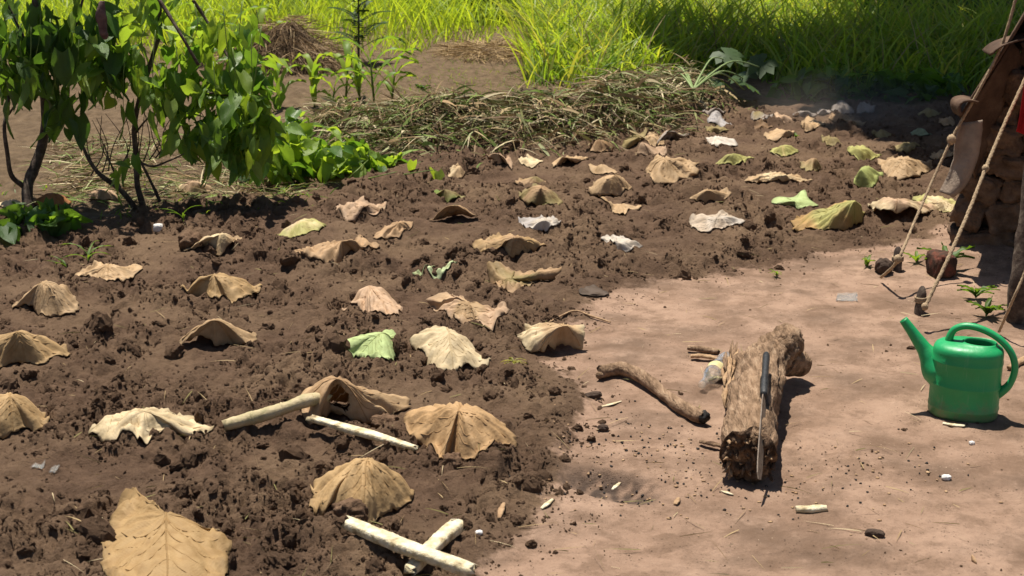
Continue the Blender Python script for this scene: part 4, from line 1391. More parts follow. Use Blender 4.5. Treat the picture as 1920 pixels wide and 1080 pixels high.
stick([(1266, 945, .003), (1269, 940, .005), (1272, 934, .003)], [.005, .008, .006], 'wood_chip', 'small tan wood chip right of the charred pit', M['split'], 7, .2, 19., .4, cat='wood chip', group='wood chips on the yard', n=10)
stick([(1352, 920, .003), (1362, 923, .006), (1374, 927, .003)], [.003, .007, .003], 'wood_chip', 'white wood chip in front of the log shadow', M['pale'], 7, .2, 20., .4, cat='wood chip', group='wood chips on the yard', n=10)
stick([(1124, 763, .003), (1145, 758, .006), (1165, 752, .003)], [.002, .007, .003], 'wood_chip', 'thin pale wood shaving left of the crooked stick', M['pale'], 7, .2, 21., .3, cat='wood chip', group='wood chips on the yard', n=10)
stick([(1822, 1046, .003), (1825, 1052, .007), (1830, 1060, .003)], [.004, .009, .004], 'wood_chip', 'pale grey chip near the bottom right corner', M['split'], 7, .2, 22., .5, cat='wood chip', group='wood chips on the yard', n=10)
rock(1774, 898, .014, .010, .008, M['white'], 'shell_scrap', 'white crumbly scrap on the yard below the watering can', 'scrap', 12., .8)
rock(1822, 833, .009, .007, .006, M['white'], 'shell_scrap', 'small white pebble right of the watering can shadow', 'scrap', 13., .8)
rock(898, 1005, .010, .008, .006, M['white'], 'shell_scrap', 'tiny white scrap on the soil right of the crossed sticks', 'scrap', 14., .8)
rock(298, 434, .022, .018, .02, M['white'], 'paper_scrap', 'crumpled white scrap in the shade of the bush', 'scrap', 15., .6)


def bottle():
    a, e = surf(1315, 722, .028), surf(1366, 672, .036)
    root = empty('plastic_bottle', (a + e) / 2 - np.array([0, 0, .03]))
    b = local(root)
    tag(root, 'clear crushed plastic bottle lying beside the log', 'bottle')
    n = 40
    t = np.linspace(0, 1, n)
    P = a + (e - a) * t[:, None] - b
    r = np.interp(t, [0, .08, .1, .2, .34, .55, .7, .93, 1], [.013, .013, .011, .017, .030, .033, .031, .033, .024])
    r = r * (1 + .03 * np.sin(t * 60) * (t > .35))
    v, f = tube(P, r, 26, True, .10, 22, 3., flat=.92)
    o = mk('bottle_shell', v, f, M['clear'], root)
    i = slice(17, 24)
    v, f = tube(P[i], r[i] * 1.02, 26, False, .10, 22, 3., flat=.92)
    o = mk('label_band', v, f, solid_mat('bottle_label', [(.5, .42, .15), (.62, .56, .36)], 30, .6, .3, 0), root)


bottle()


def film(pts, name, label, m, seed):
    P = np.array([surf(*p) for p in pts])
    n = 8
    u = np.linspace(0, 1, n)
    A = P[0] * (1 - u)[:, None] + P[1] * u[:, None]
    B = P[3] * (1 - u)[:, None] + P[2] * u[:, None]
    G = A[None] * (1 - u)[:, None, None] + B[None] * u[:, None, None]
    G[..., 2] = hfull(G[..., 0], G[..., 1]) + .005 + .008 * np.abs(fbm(G[..., 0] * 60, G[..., 1] * 60, 2, seed))
    b = G[0, 0]
    o = mk(name, G.reshape(-1, 3) - b, grid_faces(n, n), m)
    o.location = Vector(b)
    o.modifiers.new('thickness', 'SOLIDIFY').thickness = .0012
    tag(o, label, 'plastic scrap')


film([(1567, 566), (1608, 568), (1607, 551), (1570, 554)], 'plastic_film', 'clear plastic sachet on the yard left of the stakes', M['clear'], 1.)
film([(58, 884), (80, 892), (86, 876), (66, 876)], 'plastic_film', 'crumpled clear plastic scrap on the soil at lower left', M['clear'], 2.)
film([(92, 892), (103, 893), (114, 883), (106, 882)], 'plastic_film', 'thin sliver of clear plastic right of the crumpled scrap', M['clear'], 3.)
v, f = tube(smooth_path(np.array([surf(448, 334, .035), surf(456, 331, .04), surf(467, 326, .045)]), 14), np.interp(np.linspace(0, 1, 14), [0, .2, .5, 1], [.012, .03, .033, .03]), 16)
o = mk('green_bottle', v - v[0], f, solid_mat('pale_green_plastic', [(.18, .42, .25), (.35, .6, .42)], 8, .25, .5, 0))
o.location = Vector(v[0])
tag(o, 'pale green plastic bottle lying under the bush leaves', 'bottle')

# ------------------------------------------------------------------ ribbons: grass, straw, cut weeds
def ribbons(P, D, L, Wd, droop, tint, nseg=4, seed=0, twist=.6, taper=1.6):
    rs = np.random.RandomState(seed)
    n = len(P)
    t = np.linspace(0, 1, nseg + 1)
    D = D / np.linalg.norm(D, axis=1)[:, None]
    hz = D.copy()
    hz[:, 2] = 0
    hz /= np.linalg.norm(hz, axis=1)[:, None] + 1e-9
    C = P[:, None] + D[:, None] * (L[:, None] * t)[..., None]
    C = C + (hz * .55 + np.array([0, 0, -.8]))[:, None] * (L * droop)[:, None, None] * (t ** 2.2)[None, :, None]
    side = np.cross(D, np.array([0, 0, 1.]) + 0 * D) + rs.normal(0, twist, (n, 3))
    side -= (side * D).sum(1)[:, None] * D
    side /= np.linalg.norm(side, axis=1)[:, None] + 1e-9
    w = (Wd[:, None] * (1 - t ** taper) * (.55 + .9 * np.minimum(t * 3, .5)))[..., None]
    V = np.stack([C - side[:, None] * w / 2, C + side[:, None] * w / 2], 2).reshape(-1, 3)
    m = (nseg + 1) * 2
    i = np.arange(nseg) * 2
    q = np.stack([i, i + 1, i + 3, i + 2], -1)
    Fq = (q[None] + (np.arange(n) * m)[:, None, None]).reshape(-1, 4)
    T = np.repeat(tint, m, axis=0)
    return V, Fq, T


def blades(name, P, L, W_, lean, droop, cols, label, cat, seed, m='grass', nseg=4, up=1.0, twist=.6):
    rs = np.random.RandomState(seed)
    n = len(P)
    a = rs.uniform(0, 2 * np.pi, n)
    D = np.stack([np.cos(a) * lean, np.sin(a) * lean, np.full(n, up)], -1) + rs.normal(0, .08, (n, 3))
    cols = np.array(cols)
    w = rs.rand(n, len(cols)) ** 3
    w /= w.sum(1)[:, None]
    T = w @ cols
    T = T * rs.uniform(.75, 1.2, (n, 1))
    V, Fq, T = ribbons(P, D, L, W_, droop * rs.uniform(.4, 1.5, n), T, nseg, seed, twist)
    o = mk(name, V, Fq, M[m], tint=T)
    return tag(o, label, cat, kind='stuff')


def clump_xy(rs, n, poly, clumps, spread):
    """points inside a ground polygon gathered into clumps"""
    lo, hi = poly.min(0), poly.max(0)
    c = rs.uniform(lo, hi, (clumps * 3, 2))
    c = c[inside(c[:, 0], c[:, 1], poly)]
    p = c[rs.randint(0, len(c), n)] + rs.normal(0, spread, (n, 2))
    return p[inside(p[:, 0], p[:, 1], poly)]


def on_ground(p, dz=0.):
    return np.column_stack([p, hsmooth(p[:, 0], p[:, 1]) + dz])


G1, G2, G3, GY = (.25, .38, .05), (.16, .29, .045), (.35, .46, .06), (.50, .46, .16)
rs = np.random.RandomState(21)
# tall grass at the right: front edge at the bed, running back
front = [(985, 168), (1030, 178), (1120, 172), (1230, 158), (1340, 146), (1430, 152), (1500, 172), (1600, 182), (1800, 176), (2150, 172)]
TG = np.vstack([pts2(front), [[8.5, 16.5], [0.9, 16.5]], pts2([(985, 85)])])
p = clump_xy(rs, 15000, TG, 600, .12)
dfront = seg_dist(p[:, 0], p[:, 1], pts2(front))
keep = rs.rand(len(p)) < np.where(dfront < 2.2, 1, .5)
p, dfront = p[keep], dfront[keep]
L = rs.uniform(.5, 1.05, len(p)) * (.55 + .5 * np.minimum(dfront / 1.2, 1))
blades('tall_grass', on_ground(p), L, rs.uniform(.011, .030, len(p)), .30, .55, [G1, G2, G3, G1, GY], 'tall broad-bladed grass standing behind the weed heap and bed', 'grass', 22, nseg=5)
p = clump_xy(rs, 9000, TG, 500, .12)
dfront = seg_dist(p[:, 0], p[:, 1], pts2(front))
p = p[dfront < 1.6]
blades('grass_undergrowth', on_ground(p), rs.uniform(.15, .45, len(p)), rs.uniform(.010, .022, len(p)), .6, .35, [G2, G1, (.06, .11, .02)], 'low leafy undergrowth along the foot of the tall grass', 'undergrowth', 23, nseg=3, twist=1.)
p = clump_xy(rs, 900, TG, 300, .2)
blades('dry_stems', on_ground(p), rs.uniform(.4, 1.0, len(p)), rs.uniform(.004, .012, len(p)), .35, .3, [(.40, .32, .15), (.30, .22, .10)], 'dry straw-coloured stems mixed into the tall grass', 'grass', 26, m='straw', nseg=4)
# meadow behind the field on the left
ME = np.vstack([pts2([(560, 112), (640, 108), (700, 106), (790, 100), (830, 88), (985, 82)]), [[2.2, 19.5], [-7.5, 19.5], [-7.5, 12.2]], pts2([(300, 120)])])
p = clump_xy(rs, 13000, ME, 700, .13)
near = seg_dist(p[:, 0], p[:, 1], pts2([(300, 120), (560, 112), (700, 106), (800, 100)])) < 1.0
L = np.where(near, rs.uniform(.10, .26, len(p)), rs.uniform(.35, .75, len(p)))
blades('meadow_grass', on_ground(p), L, np.where(near, rs.uniform(.010, .018, len(p)), rs.uniform(.010, .02, len(p))), .35, .35, [G1, G3, (.44, .53, .08), G1], 'bright yellow-green meadow grass beyond the small field', 'grass', 24, nseg=4)
BK = np.array([[-12, 16], [12, 15.5], [14, 26], [-14, 26]])
p = clump_xy(rs, 6000, BK, 900, .25)
blades('far_grass', on_ground(p), rs.uniform(.6, 1.2, len(p)), rs.uniform(.02, .045, len(p)), .3, .4, [G1, G3, G2], 'far band of tall grass closing the view behind the meadow', 'grass', 25, nseg=3)
# cut weeds and grass heaped along the back of the bed
n = 13000
t = rs.uniform(0, len(RIDGE) - 1.001, n)
i = t.astype(int)
f = (t - i)[:, None]
p = RIDGE[i] * (1 - f) + RIDGE[i + 1] * f + rs.normal(0, .17, (n, 2)) * np.array([1, 1.25])
P = on_ground(p, 0)
P[:, 2] += rs.rand(n) ** 1.5 * .11
for q in ((690, 218), (738, 216), (660, 220)):
    c = surf(*q)
    P[np.hypot(P[:, 0] - c[0], P[:, 1] - c[1]) < .17, 2] -= .13
a = rs.uniform(0, 2 * np.pi, n)
D = np.stack([np.cos(a), np.sin(a) * .8 - .2, rs.normal(.05, .4, n)], -1)
cols = np.array([(.36, .27, .14), (.22, .22, .08), (.13, .19, .04), (.50, .42, .26), (.20, .13, .07), (.18, .26, .05), (.32, .33, .16), (.13, .085, .045), (.30, .20, .10)])
T = cols[rs.randint(0, len(cols), n)] * rs.uniform(.7, 1.25, (n, 1))
V, Fq, T = ribbons(P, D, rs.uniform(.03, .22, n) * np.where(rs.rand(n) < .1, 1.8, 1), rs.uniform(.003, .014, n) * np.where(rs.rand(n) < .16, 2.4, 1), rs.uniform(.1, .7, n), T, 4, 30, 1.)
tag(mk('weed_heap', V, Fq, M['straw'], tint=T), 'long heap of cut wilting weeds and grass behind the bed', 'weeds', kind='stuff')
# flat cut grass and weeds spread under the bush and behind
n = 2600
q = np.column_stack([rs.uniform(90, 560, n), rs.uniform(262, 385, n)])
P = np.array([gp(*c) for c in q])
P[:, 2] = hsmooth(P[:, 0], P[:, 1]) + .02 * rs.rand(n)
a = rs.uniform(0, 2 * np.pi, n)
D = np.stack([np.cos(a), np.sin(a), rs.normal(.1, .25, n)], -1)
T = cols[rs.randint(0, len(cols), n)] * rs.uniform(.8, 1.3, (n, 1))
V, Fq, T = ribbons(P, D, rs.uniform(.05, .25, n), rs.uniform(.003, .011, n), rs.uniform(.1, .4, n), T, 3, 31, 1.)
tag(mk('weed_litter', V, Fq, M['straw'], tint=T), 'cut weeds strewn on the ground under the bush', 'weeds', kind='stuff')


# straw heap behind the maize, and straw spread at the far end of the field
def straw_heap(name, c, rx, ry, hgt, n, label, seed, cols, kind_parts=True):
    rs = np.random.RandomState(seed)
    z0 = float(hsmooth(c[0], c[1]))
    root = empty(name, (c[0], c[1], z0))
    tag(root, label, 'straw heap')
    k, m = 16, 30
    R_, T_ = np.meshgrid(np.linspace(0, 1, k), np.linspace(0, 2 * np.pi, m, endpoint=False), indexing='ij')
    X, Y = R_ * np.cos(T_) * rx, R_ * np.sin(T_) * ry
    Z = hgt * (1 - R_ ** 1.7) * (1 + .2 * noise3(X * 4, Y * 4, seed)) - .02
    mk('mound', np.stack([X, Y, Z], -1).reshape(-1, 3), grid_faces(k, m, True), solid_mat(name + '_core', [(.07, .045, .028), (.14, .095, .055)], 20, .95, .1, .02, 30), root)
    r, a = np.sqrt(rs.rand(n)), rs.uniform(0, 2 * np.pi, n)
    x, y = r * np.cos(a) * rx, r * np.sin(a) * ry
    P = np.column_stack([x, y, hgt * (1 - r ** 1.7) * (1 + .2 * noise3(x * 4, y * 4, seed)) + rs.rand(n) * .03])
    b = a + rs.normal(0, .7, n)
    D = np.column_stack([np.cos(b), np.sin(b), -rs.uniform(0, .9, n) * r * hgt / rx + rs.normal(.1, .25, n)])
    C = np.array(cols)
    T = C[rs.randint(0, len(C), n)] * rs.uniform(.7, 1.25, (n, 1))
    V, Fq, T = ribbons(P, D, rs.uniform(.08, .3, n), rs.uniform(.004, .010, n), rs.uniform(0, .3, n), T, 3, seed, 1.)
    tag(mk('straw', V, Fq, M['straw'], root, tint=T), kind='stuff')


SC = [(.33, .22, .11), (.25, .16, .085), (.17, .11, .06), (.42, .31, .17)]
straw_heap('straw_heap', gp(530, 128), .55, .45, .40, 1800, 'mound of brown straw behind the young maize', 41, SC)
straw_heap('straw_heap', gp(915, 102), .42, .55, .07, 1300, 'flat spread of dry straw at the far end of the field', 42, [(.45, .32, .16), (.36, .25, .12), (.26, .17, .08)])

# straws and fine litter on bed and yard
n = 900
y = 2.9 * (9.5 / 2.9) ** rs.rand(n)
x = rs.uniform(-1, 1, n) * .36 * y
P = np.column_stack([x, y, hfull(x, y) + .006])
a = rs.uniform(0, 2 * np.pi, n)
D = np.stack([np.cos(a), np.sin(a), rs.normal(.05, .15, n)], -1)
T = np.array([(.45, .33, .17), (.34, .24, .12), (.22, .2, .07), (.5, .4, .24)])[rs.randint(0, 4, n)]
V, Fq, T = ribbons(P, D, rs.uniform(.02, .11, n), rs.uniform(.0015, .004, n), rs.uniform(0, .25, n), T, 3, 33, 1.)
tag(mk('straw_bits', V, Fq, M['straw'], tint=T), 'thin bits of straw strewn over bed and yard', 'straw', kind='stuff')
n = 380
c = np.array([gp(*q)[:2] for q in [(1130, 835), (1210, 850), (1140, 915), (1390, 930), (1250, 830), (1280, 900), (1500, 900), (1650, 880)]])
p = c[rs.randint(0, len(c), n)] + rs.normal(0, .13, (n, 2))
P = np.column_stack([p, hfull(p[:, 0], p[:, 1]) + .002])
sel = rs.rand(n) < .55
tag(lumps('charcoal_bits', P[sel], rs.uniform(.0015, .0045, sel.sum()), 1, M['char'], 50), 'crumbs of charcoal around the pit on the yard', 'charcoal', kind='stuff')
tag(lumps('chip_bits', P[~sel], rs.uniform(.002, .006, (~sel).sum()), 1, M['split'], 51, .35), 'fine wood shavings around the pit on the yard', 'shavings', kind='stuff')

# seedlings dotted over the small field
n = 900
q = np.column_stack([rs.uniform(600, 990, n), rs.uniform(102, 190, n)])
P = np.array([gp(*c) for c in q])
P[:, 2] = hsmooth(P[:, 0], P[:, 1])
blades('seedlings', P, rs.uniform(.02, .07, n), rs.uniform(.004, .010, n), .6, .4, [(.12, .2, .03), (.2, .25, .05)], 'tiny green seedlings dotted over the small field', 'seedlings', 34, nseg=2)
# sparse sprouts at the shaded left border of the bed
n = 420
q = np.column_stack([rs.uniform(0, 640, n), rs.uniform(335, 430, n)])
P = np.array([gp(*c) for c in q])
keep = noise3(P[:, 0] * 4, P[:, 1] * 4, 3.) > .12
P = P[keep]
P[:, 2] = hfull(P[:, 0], P[:, 1])
blades('sprouts', P, rs.uniform(.02, .07, len(P)), rs.uniform(.006, .014, len(P)), .8, .4, [(.12, .2, .03), (.2, .27, .05)], 'small green sprouts on the soil below the bush', 'sprouts', 35, nseg=2)


# ------------------------------------------------------------------ broad leaves, vines, bushes
def heart_leaf(name, seed, L=1., wid=.62, curl=.25):
    """cordate drop-tip leaf along +X from its base at the origin; length 1"""
    rs = random.Random(seed)
    xs = np.linspace(0, 1, 9)
    prof = np.array([.30, .43, .50, .485, .43, .345, .235, .115, .0]) * wid * 2
    v, uv = [], []
    for i, (x, w) in enumerate(zip(xs, prof)):
        for j, sgn in enumerate((-1, -.5, 0, .5, 1)):
            yy = sgn * w * .5 * 1.0
            back = -.16 * (abs(sgn) ** 1.5) * max(0, 1 - x * 4)
            z = -curl * x * x * .55 + .20 * abs(sgn) * w + .03 * math.sin(x * 9 + sgn * 3 + seed)
            v.append((x + back, yy, z))
            uv.append((x * 1.2, yy * 1.2))
    return np.array(v) * L, grid_faces(9, 5), np.array(uv)


LEAFV = [heart_leaf('l', s, 1, w, c) for s, w, c in ((1, .56, .35), (2, .62, .15), (3, .5, .55))]
LC = {'dark': [(.045, .10, .024), (.06, .125, .03), (.075, .145, .032)],
      'mid': [(.085, .18, .032), (.11, .21, .038), (.14, .24, .04)],
      'light': [(.20, .31, .055), (.25, .36, .06), (.16, .27, .05)]}
LEAFME = {}
for key, cs in LC.items():
    LEAFME[key] = []
    for i, c in enumerate(cs):
        v, f, uv = LEAFV[i % 3]
        o = mk('leaf', v, f, M['green'], tint=np.array(c), uv=uv)
        LEAFME[key].append(o.data)
        bpy.data.objects.remove(o)


def leaf_mats(rs, cents, n, size, droop, jitter=1.):
    """random leaf frames inside a set of ellipsoids (centre, radii, weight)"""
    w = np.array([c[2] for c in cents], float)
    w /= w.sum()
    out = []
    for _ in range(n):
        c, r, _w = cents[rs.choice(len(cents), p=w)]
        d = rs.normal(size=3)
        d /= np.linalg.norm(d)
        p = np.array(c) + d * np.array(r) * rs.rand() ** .45
        az = rs.uniform(0, 2 * math.pi)
        pitch = droop + rs.normal(0, .5)
        roll = rs.normal(0, .7)
        m = Matrix.Translation(Vector(p)) @ Euler((0, 0, az)).to_matrix().to_4x4() @ Euler((0, pitch, 0)).to_matrix().to_4x4() @ Euler((roll, 0, 0)).to_matrix().to_4x4()
        s = size * rs.uniform(.55, 1.35)
        out.append((m @ Matrix.Scale(s, 4), p))
    return out


def foliage(root, rs, cents, n, size, droop, cols, nobj=300):
    ms = leaf_mats(rs, cents, n, size, droop)
    # the leaves nearest the camera become single objects
    ms.sort(key=lambda q: (q[1][1], q[1][2]))
    inview = [q for q in ms if q[1][2] < 1.7 - q[1][1] * .085]
    rest = [q for q in ms if not q[1][2] < 1.7 - q[1][1] * .085]
    single, rest = inview[:nobj], inview[nobj:] + rest
    inv = Matrix.Translation(-root.location)
    for m, p in single:
        key = cols[rs.choice(len(cols))]
        o = bpy.data.objects.new('leaf', LEAFME[key][rs.randint(3)])
        COL.objects.link(o)
        o.parent = root
        o.matrix_local = inv @ m
    if rest:
        VV, FF, TT, UU, off = [], [], [], [], 0
        for m, p in rest:
            k = rs.randint(3)
            v, f, uv = LEAFV[k]
            mm = np.array(inv @ m)
            VV.append(v @ mm[:3, :3].T + mm[:3, 3])
            FF.append(f + off)
            off += len(v)
            c = np.array(LC[cols[rs.choice(len(cols))]][k])
            TT.append(np.broadcast_to(c, (len(v), 3)))
            UU.append(uv)
        o = mk('foliage', np.vstack(VV), np.vstack(FF), M['green'], root, tint=np.vstack(TT), uv=np.vstack(UU))
        tag(o, kind='stuff')


def branch(root, pts, r0, r1, name='branch', n=24, m='bark'):
    P = smooth_path(np.array([gd(*p) if isinstance(p, tuple) else p for p in pts]), n)
    mk(name, *tube(P - local(root), np.linspace(r0, r1, n), 9, True, .18, 22, r0 * 900, groove=.3), M[m], root)


def E(px, py, y, rx, ry, rz, w):
    return (gd(px, py, y), (rx, ry, rz), w)


rs = np.random.RandomState(61)
# bush at the far left
b0 = surf(52, 392)
A = empty('bush', b0)
tag(A, 'leafy bush with dark trunk at the far left', 'bush', 'bushes along the left of the bed')
branch(A, [b0 - np.array([0, 0, .03]), (52, 350, 7.0), (68, 305, 7.05), (85, 240, 7.1), (82, 170, 7.15), (75, 90, 7.15), (66, 0, 7.1), (70, -180, 7.2)], .030, .016, 'trunk', 40)
branch(A, [(48, 352, 7.0), (22, 330, 6.95), (14, 290, 6.9), (8, 235, 6.9), (16, 190, 6.95), (10, 120, 7.)], .014, .006)
branch(A, [(16, 215, 6.93), (30, 195, 6.93), (40, 185, 6.95)], .006, .003)
branch(A, [(82, 190, 7.13), (108, 160, 7.1), (125, 100, 7.), (150, 20, 7.), (180, -120, 7.)], .012, .005)
branch(A, [(80, 130, 7.13), (50, 80, 7.1), (20, 20, 7.1), (-40, -100, 7.1)], .010, .004)
foliage(A, rs, [E(30, 60, 7.0, .30, .35, .30, 2.2), E(130, 90, 6.95, .28, .32, .28, 2.2), E(80, 150, 6.95, .28, .3, .2, 1.), E(125, 215, 6.85, .12, .15, .14, .35),
                E(30, -150, 7.1, .5, .6, .4, 2.0), E(180, -160, 7.1, .45, .6, .4, 1.6), E(60, -380, 7.2, .5, .5, .4, 1.)], 370, .135, 1.0, ['dark', 'dark', 'mid'], 260)
# low broad leaves at the foot of that bush
C = empty('ground_vine', surf(70, 440))
tag(C, 'low dark heart-leaved vine at the left edge below the bush', 'vine', 'leafy vines on the ground')
foliage(C, rs, [E(30, 405, 6.5, .14, .12, .06, 1), E(85, 400, 6.45, .14, .12, .07, 1), E(120, 420, 6.35, .07, .08, .05, .5), E(15, 430, 6.3, .1, .1, .04, .5)], 60, .14, .75, ['dark', 'mid'], 60)
branch(C, [surf(70, 442, .0), (70, 425, 6.4), (80, 405, 6.42), (95, 395, 6.45)], .005, .003, 'stem', 12, 'stalk')
# bush whose branches lean to the right
b0 = surf(262, 392)
B = empty('bush', b0)
tag(B, 'bigger bush with bare lower stems and bright drooping leaves', 'bush', 'bushes along the left of the bed')
branch(B, [b0 - np.array([0, 0, .03]), (228, 358, 6.95), (185, 325, 6.9), (162, 290, 6.9), (148, 255, 6.95)], .016, .006, 'stem')
branch(B, [b0 - np.array([-.03, 0, .03]), (258, 350, 7.), (256, 300, 7.), (252, 240, 7.02), (262, 185, 7.05), (285, 110, 7.1), (300, 40, 7.1), (290, -120, 7.1)], .017, .009, 'stem', 36)
branch(B, [(300, 378, 6.98), (285, 345, 6.98), (262, 300, 6.98)], .010, .006, 'stem')
branch(B, [(256, 300, 7.), (285, 312, 6.95), (320, 300, 6.9), (352, 285, 6.9)], .007, .003)
branch(B, [(254, 250, 7.), (280, 220, 6.95), (312, 212, 6.9)], .006, .003)
branch(B, [(228, 358, 6.95), (205, 300, 6.9), (195, 270, 6.9)], .006, .003)
branch(B, [(292, -10, 6.9), (318, 30, 6.85), (345, 75, 6.8), (372, 122, 6.8)], .010, .007)
branch(B, [(362, 0, 7.1), (385, 35, 7.1), (410, 75, 7.05), (430, 112, 7.)], .009, .006)
branch(B, [(262, 190, 7.05), (330, 180, 7.0), (400, 175, 6.95), (470, 190, 6.9)], .010, .004)
for i in range(26):
    sx, sy = 40 + 18 * i, 60 + rs.uniform(-60, 90)
    e = rs.uniform(60, 150)
    branch(B if sx > 190 else A, [(sx, sy, 6.85), (sx + rs.uniform(-10, 10), sy + e * .5, 6.8), (sx + rs.uniform(-20, 20), sy + e, 6.8)], .0028, .0014, 'vine_stem', 8, 'stalk')
for i in range(30):
    sx = 170 + 11 * i
    branch(B, [(sx, 330 - 3 * i, 7.05), (sx + rs.uniform(-25, 25), 280 - 2 * i, 7.05), (sx + rs.uniform(-40, 40), 225 - 2 * i, 7.05)], .004, .0015, 'twig', 9)
foliage(B, rs, [E(250, 60, 7.0, .30, .35, .30, 1.6), E(340, 160, 6.9, .22, .25, .20, 1.5), E(430, 210, 6.85, .25, .25, .20, 2.0), E(480, 150, 6.95, .14, .2, .2, 1.0), E(380, 260, 6.8, .2, .2, .13, 1.), E(470, 280, 6.8, .14, .2, .1, .8),
                E(200, 120, 6.9, .2, .25, .25, .9), E(420, 70, 7.1, .22, .25, .2, .9), E(200, -170, 7.1, .4, .5, .35, .5), E(230, 310, 6.75, .1, .1, .06, .12)], 470, .115, .95, ['mid', 'light', 'mid', 'light'], 300)
# vine sprawling on the ground towards the bed
b0 = surf(610, 340)
D_ = empty('ground_vine', b0)
tag(D_, 'sprawling bright green heart-leaved vine between bush and bed', 'vine', 'leafy vines on the ground')
foliage(D_, rs, [E(530, 290, 7.45, .18, .22, .15, 1.4), E(600, 290, 7.6, .2, .22, .15, 1.7), E(660, 300, 7.7, .16, .2, .12, 1.3), E(545, 235, 7.9, .16, .2, .12, .8), E(710, 312, 7.8, .10, .12, .06, .6), E(740, 305, 7.9, .05, .06, .06, .25), E(560, 265, 7.7, .14, .2, .1, .8)], 300, .12, .7, ['light', 'mid', 'light'], 290)
for (a, b) in (((560, 335), (520, 290)), ((610, 340), (600, 290)), ((650, 338), (690, 300)), ((690, 335), (745, 322)), ((740, 330), (815, 318))):
    branch(D_, [surf(*a), surf((a[0] + b[0]) / 2, (a[1] + b[1]) / 2, .06), surf(b[0], b[1], .08)], .004, .002, 'stem', 10, 'stalk')
for q in ((775, 303), (805, 315), (822, 322)):
    o = bpy.data.objects.new('leaf', LEAFME['light'][1])
    COL.objects.link(o)
    o.parent = D_
    o.matrix_local = Matrix.Translation(Vector(surf(*q, .06)) - D_.location) @ Euler((.3, 1.1, q[0])).to_matrix().to_4x4() @ Matrix.Scale(.09, 4)
# dry seed pod hanging in the bush
P = smooth_path(np.array([gd(192, 2, 6.55), gd(190, 30, 6.54), gd(194, 58, 6.55), gd(198, 74, 6.55)]), 24)
o = empty('dry_pod', P[0])
tag(o, 'shrivelled purplish pod hanging in the upper left foliage', 'pod')
mk('husk', *tube(P - P[0], np.interp(np.linspace(0, 1, 24), [0, .3, .8, 1], [.012, .022, .02, .006]), 14, True, .35, 25, 3., groove=.9), solid_mat('pod', [(.07, .04, .04), (.17, .11, .10)], 30, .8, .2, .004, 60), o)


# ------------------------------------------------------------------ maize, sapling, weeds
def strap(base, az, L, w, rise, droop, root, mtl, tint, name='leaf', n=12, seed=0):
    t = np.linspace(0, 1, n)
    d = np.array([math.cos(az), math.sin(az), 0])
    C = base + d * (L * (t * .45 + .55 * t ** 1.8) * .85)[:, None] + np.array([0, 0, 1.]) * (L * (rise * t - droop * t ** 2.4))[:, None]
    sd = np.array([-math.sin(az), math.cos(az), 0])
    ww = w * np.sin(np.clip(t * 1.05 + .12, 0, 1) * np.pi) ** .6 * (1 - t ** 5)
    wav = .18 * w * np.sin(t * 18 + seed)
    V = np.stack([C - sd * ww[:, None] / 2 + [0, 0, .25 * w], C + np.array([0, 0, 1.]) * 0, C + sd * ww[:, None] / 2 + [0, 0, .25 * w]], 1)
    V[:, 0, 2] += wav
    V[:, 2, 2] -= wav
    uv = np.stack([np.broadcast_to(t[:, None] * .1, (n, 3)), np.broadcast_to([-.1, 0, .1], (n, 3))], -1).reshape(-1, 2)
    return mk(name, V.reshape(-1, 3) - local(root), grid_faces(n, 3), mtl, root, tint=np.array(tint), uv=uv)


def maize(px, py, H, nl, label, seed):
    rs = random.Random(seed)
    b = surf(px, py)
    H *= 1.12
    o = empty('maize_plant', b)
    tag(o, label, 'maize', 'young maize plants')
    top = b + np.array([rs.uniform(-.03, .03), 0, H * .7])
    mk('stalk', *tube(np.array([b, (b + top) / 2, top]) - b, [.009, .008, .004], 7), M['stalk'], o)
    az = rs.uniform(0, 6)
    for i in range(nl):
        f = .12 + .88 * i / (nl - 1)
        az += math.pi + rs.uniform(-.5, .5)
        strap(b + (top - b) * f, az, H * rs.uniform(.6, .85), .05 * rs.uniform(.8, 1.2), 1.15, .95 * rs.uniform(.6, 1.1), o, M['grass'], rs.choice([(.18, .29, .05), (.24, .34, .055), (.15, .26, .045)]), seed=seed + i)


MZ = [(492, 128, .62, 8, 'tallest young maize in front of the brown straw mound'), (590, 204, .36, 7, 'maize with broad pale blades behind the sprawling vine'),
      (702, 196, .42, 7, 'tall thin maize plant at the right end of its row'), (648, 192, .36, 6, 'maize between the thin tall one and the broad one'), (735, 190, .30, 6, 'small maize, last on the right beside the field'),
      (430, 150, .45, 7, 'maize showing behind the middle of the bush'), (462, 190, .42, 7, 'maize right behind the bush leaves, near the straw mound'), (525, 205, .34, 6, 'low maize left of the broad-bladed one'),
      (675, 186, .30, 6, 'thin maize half hidden behind its row'), (380, 120, .45, 6, 'maize glimpsed through the upper bush leaves'), (622, 210, .22, 5, 'small maize at the left rim of the dry leaf pile'), (330, 165, .42, 6, 'maize glimpsed behind the bush stems')]
for i, q in enumerate(MZ):
    maize(*q, seed=100 + i)


def weed(px, py, H, n, label, seed, w=.02, col=(.09, .17, .03), cat='weed', spread=.9):
    rs = random.Random(seed)
    b = surf(px, py)
    o = empty('weed', (b[0], b[1], hf(b[0], b[1])))
    tag(o, label, cat, 'small weeds on bed and yard')
    b = local(o)
    for i in range(n):
        strap(b + np.array([0, 0, H * .25 * rs.random()]), rs.uniform(0, 6.28), H * rs.uniform(.6, 1.1), w * rs.uniform(.7, 1.2), 1.0 - .3 * spread, .4 * spread, o, M['grass'], col, n=7, seed=i)
    return o


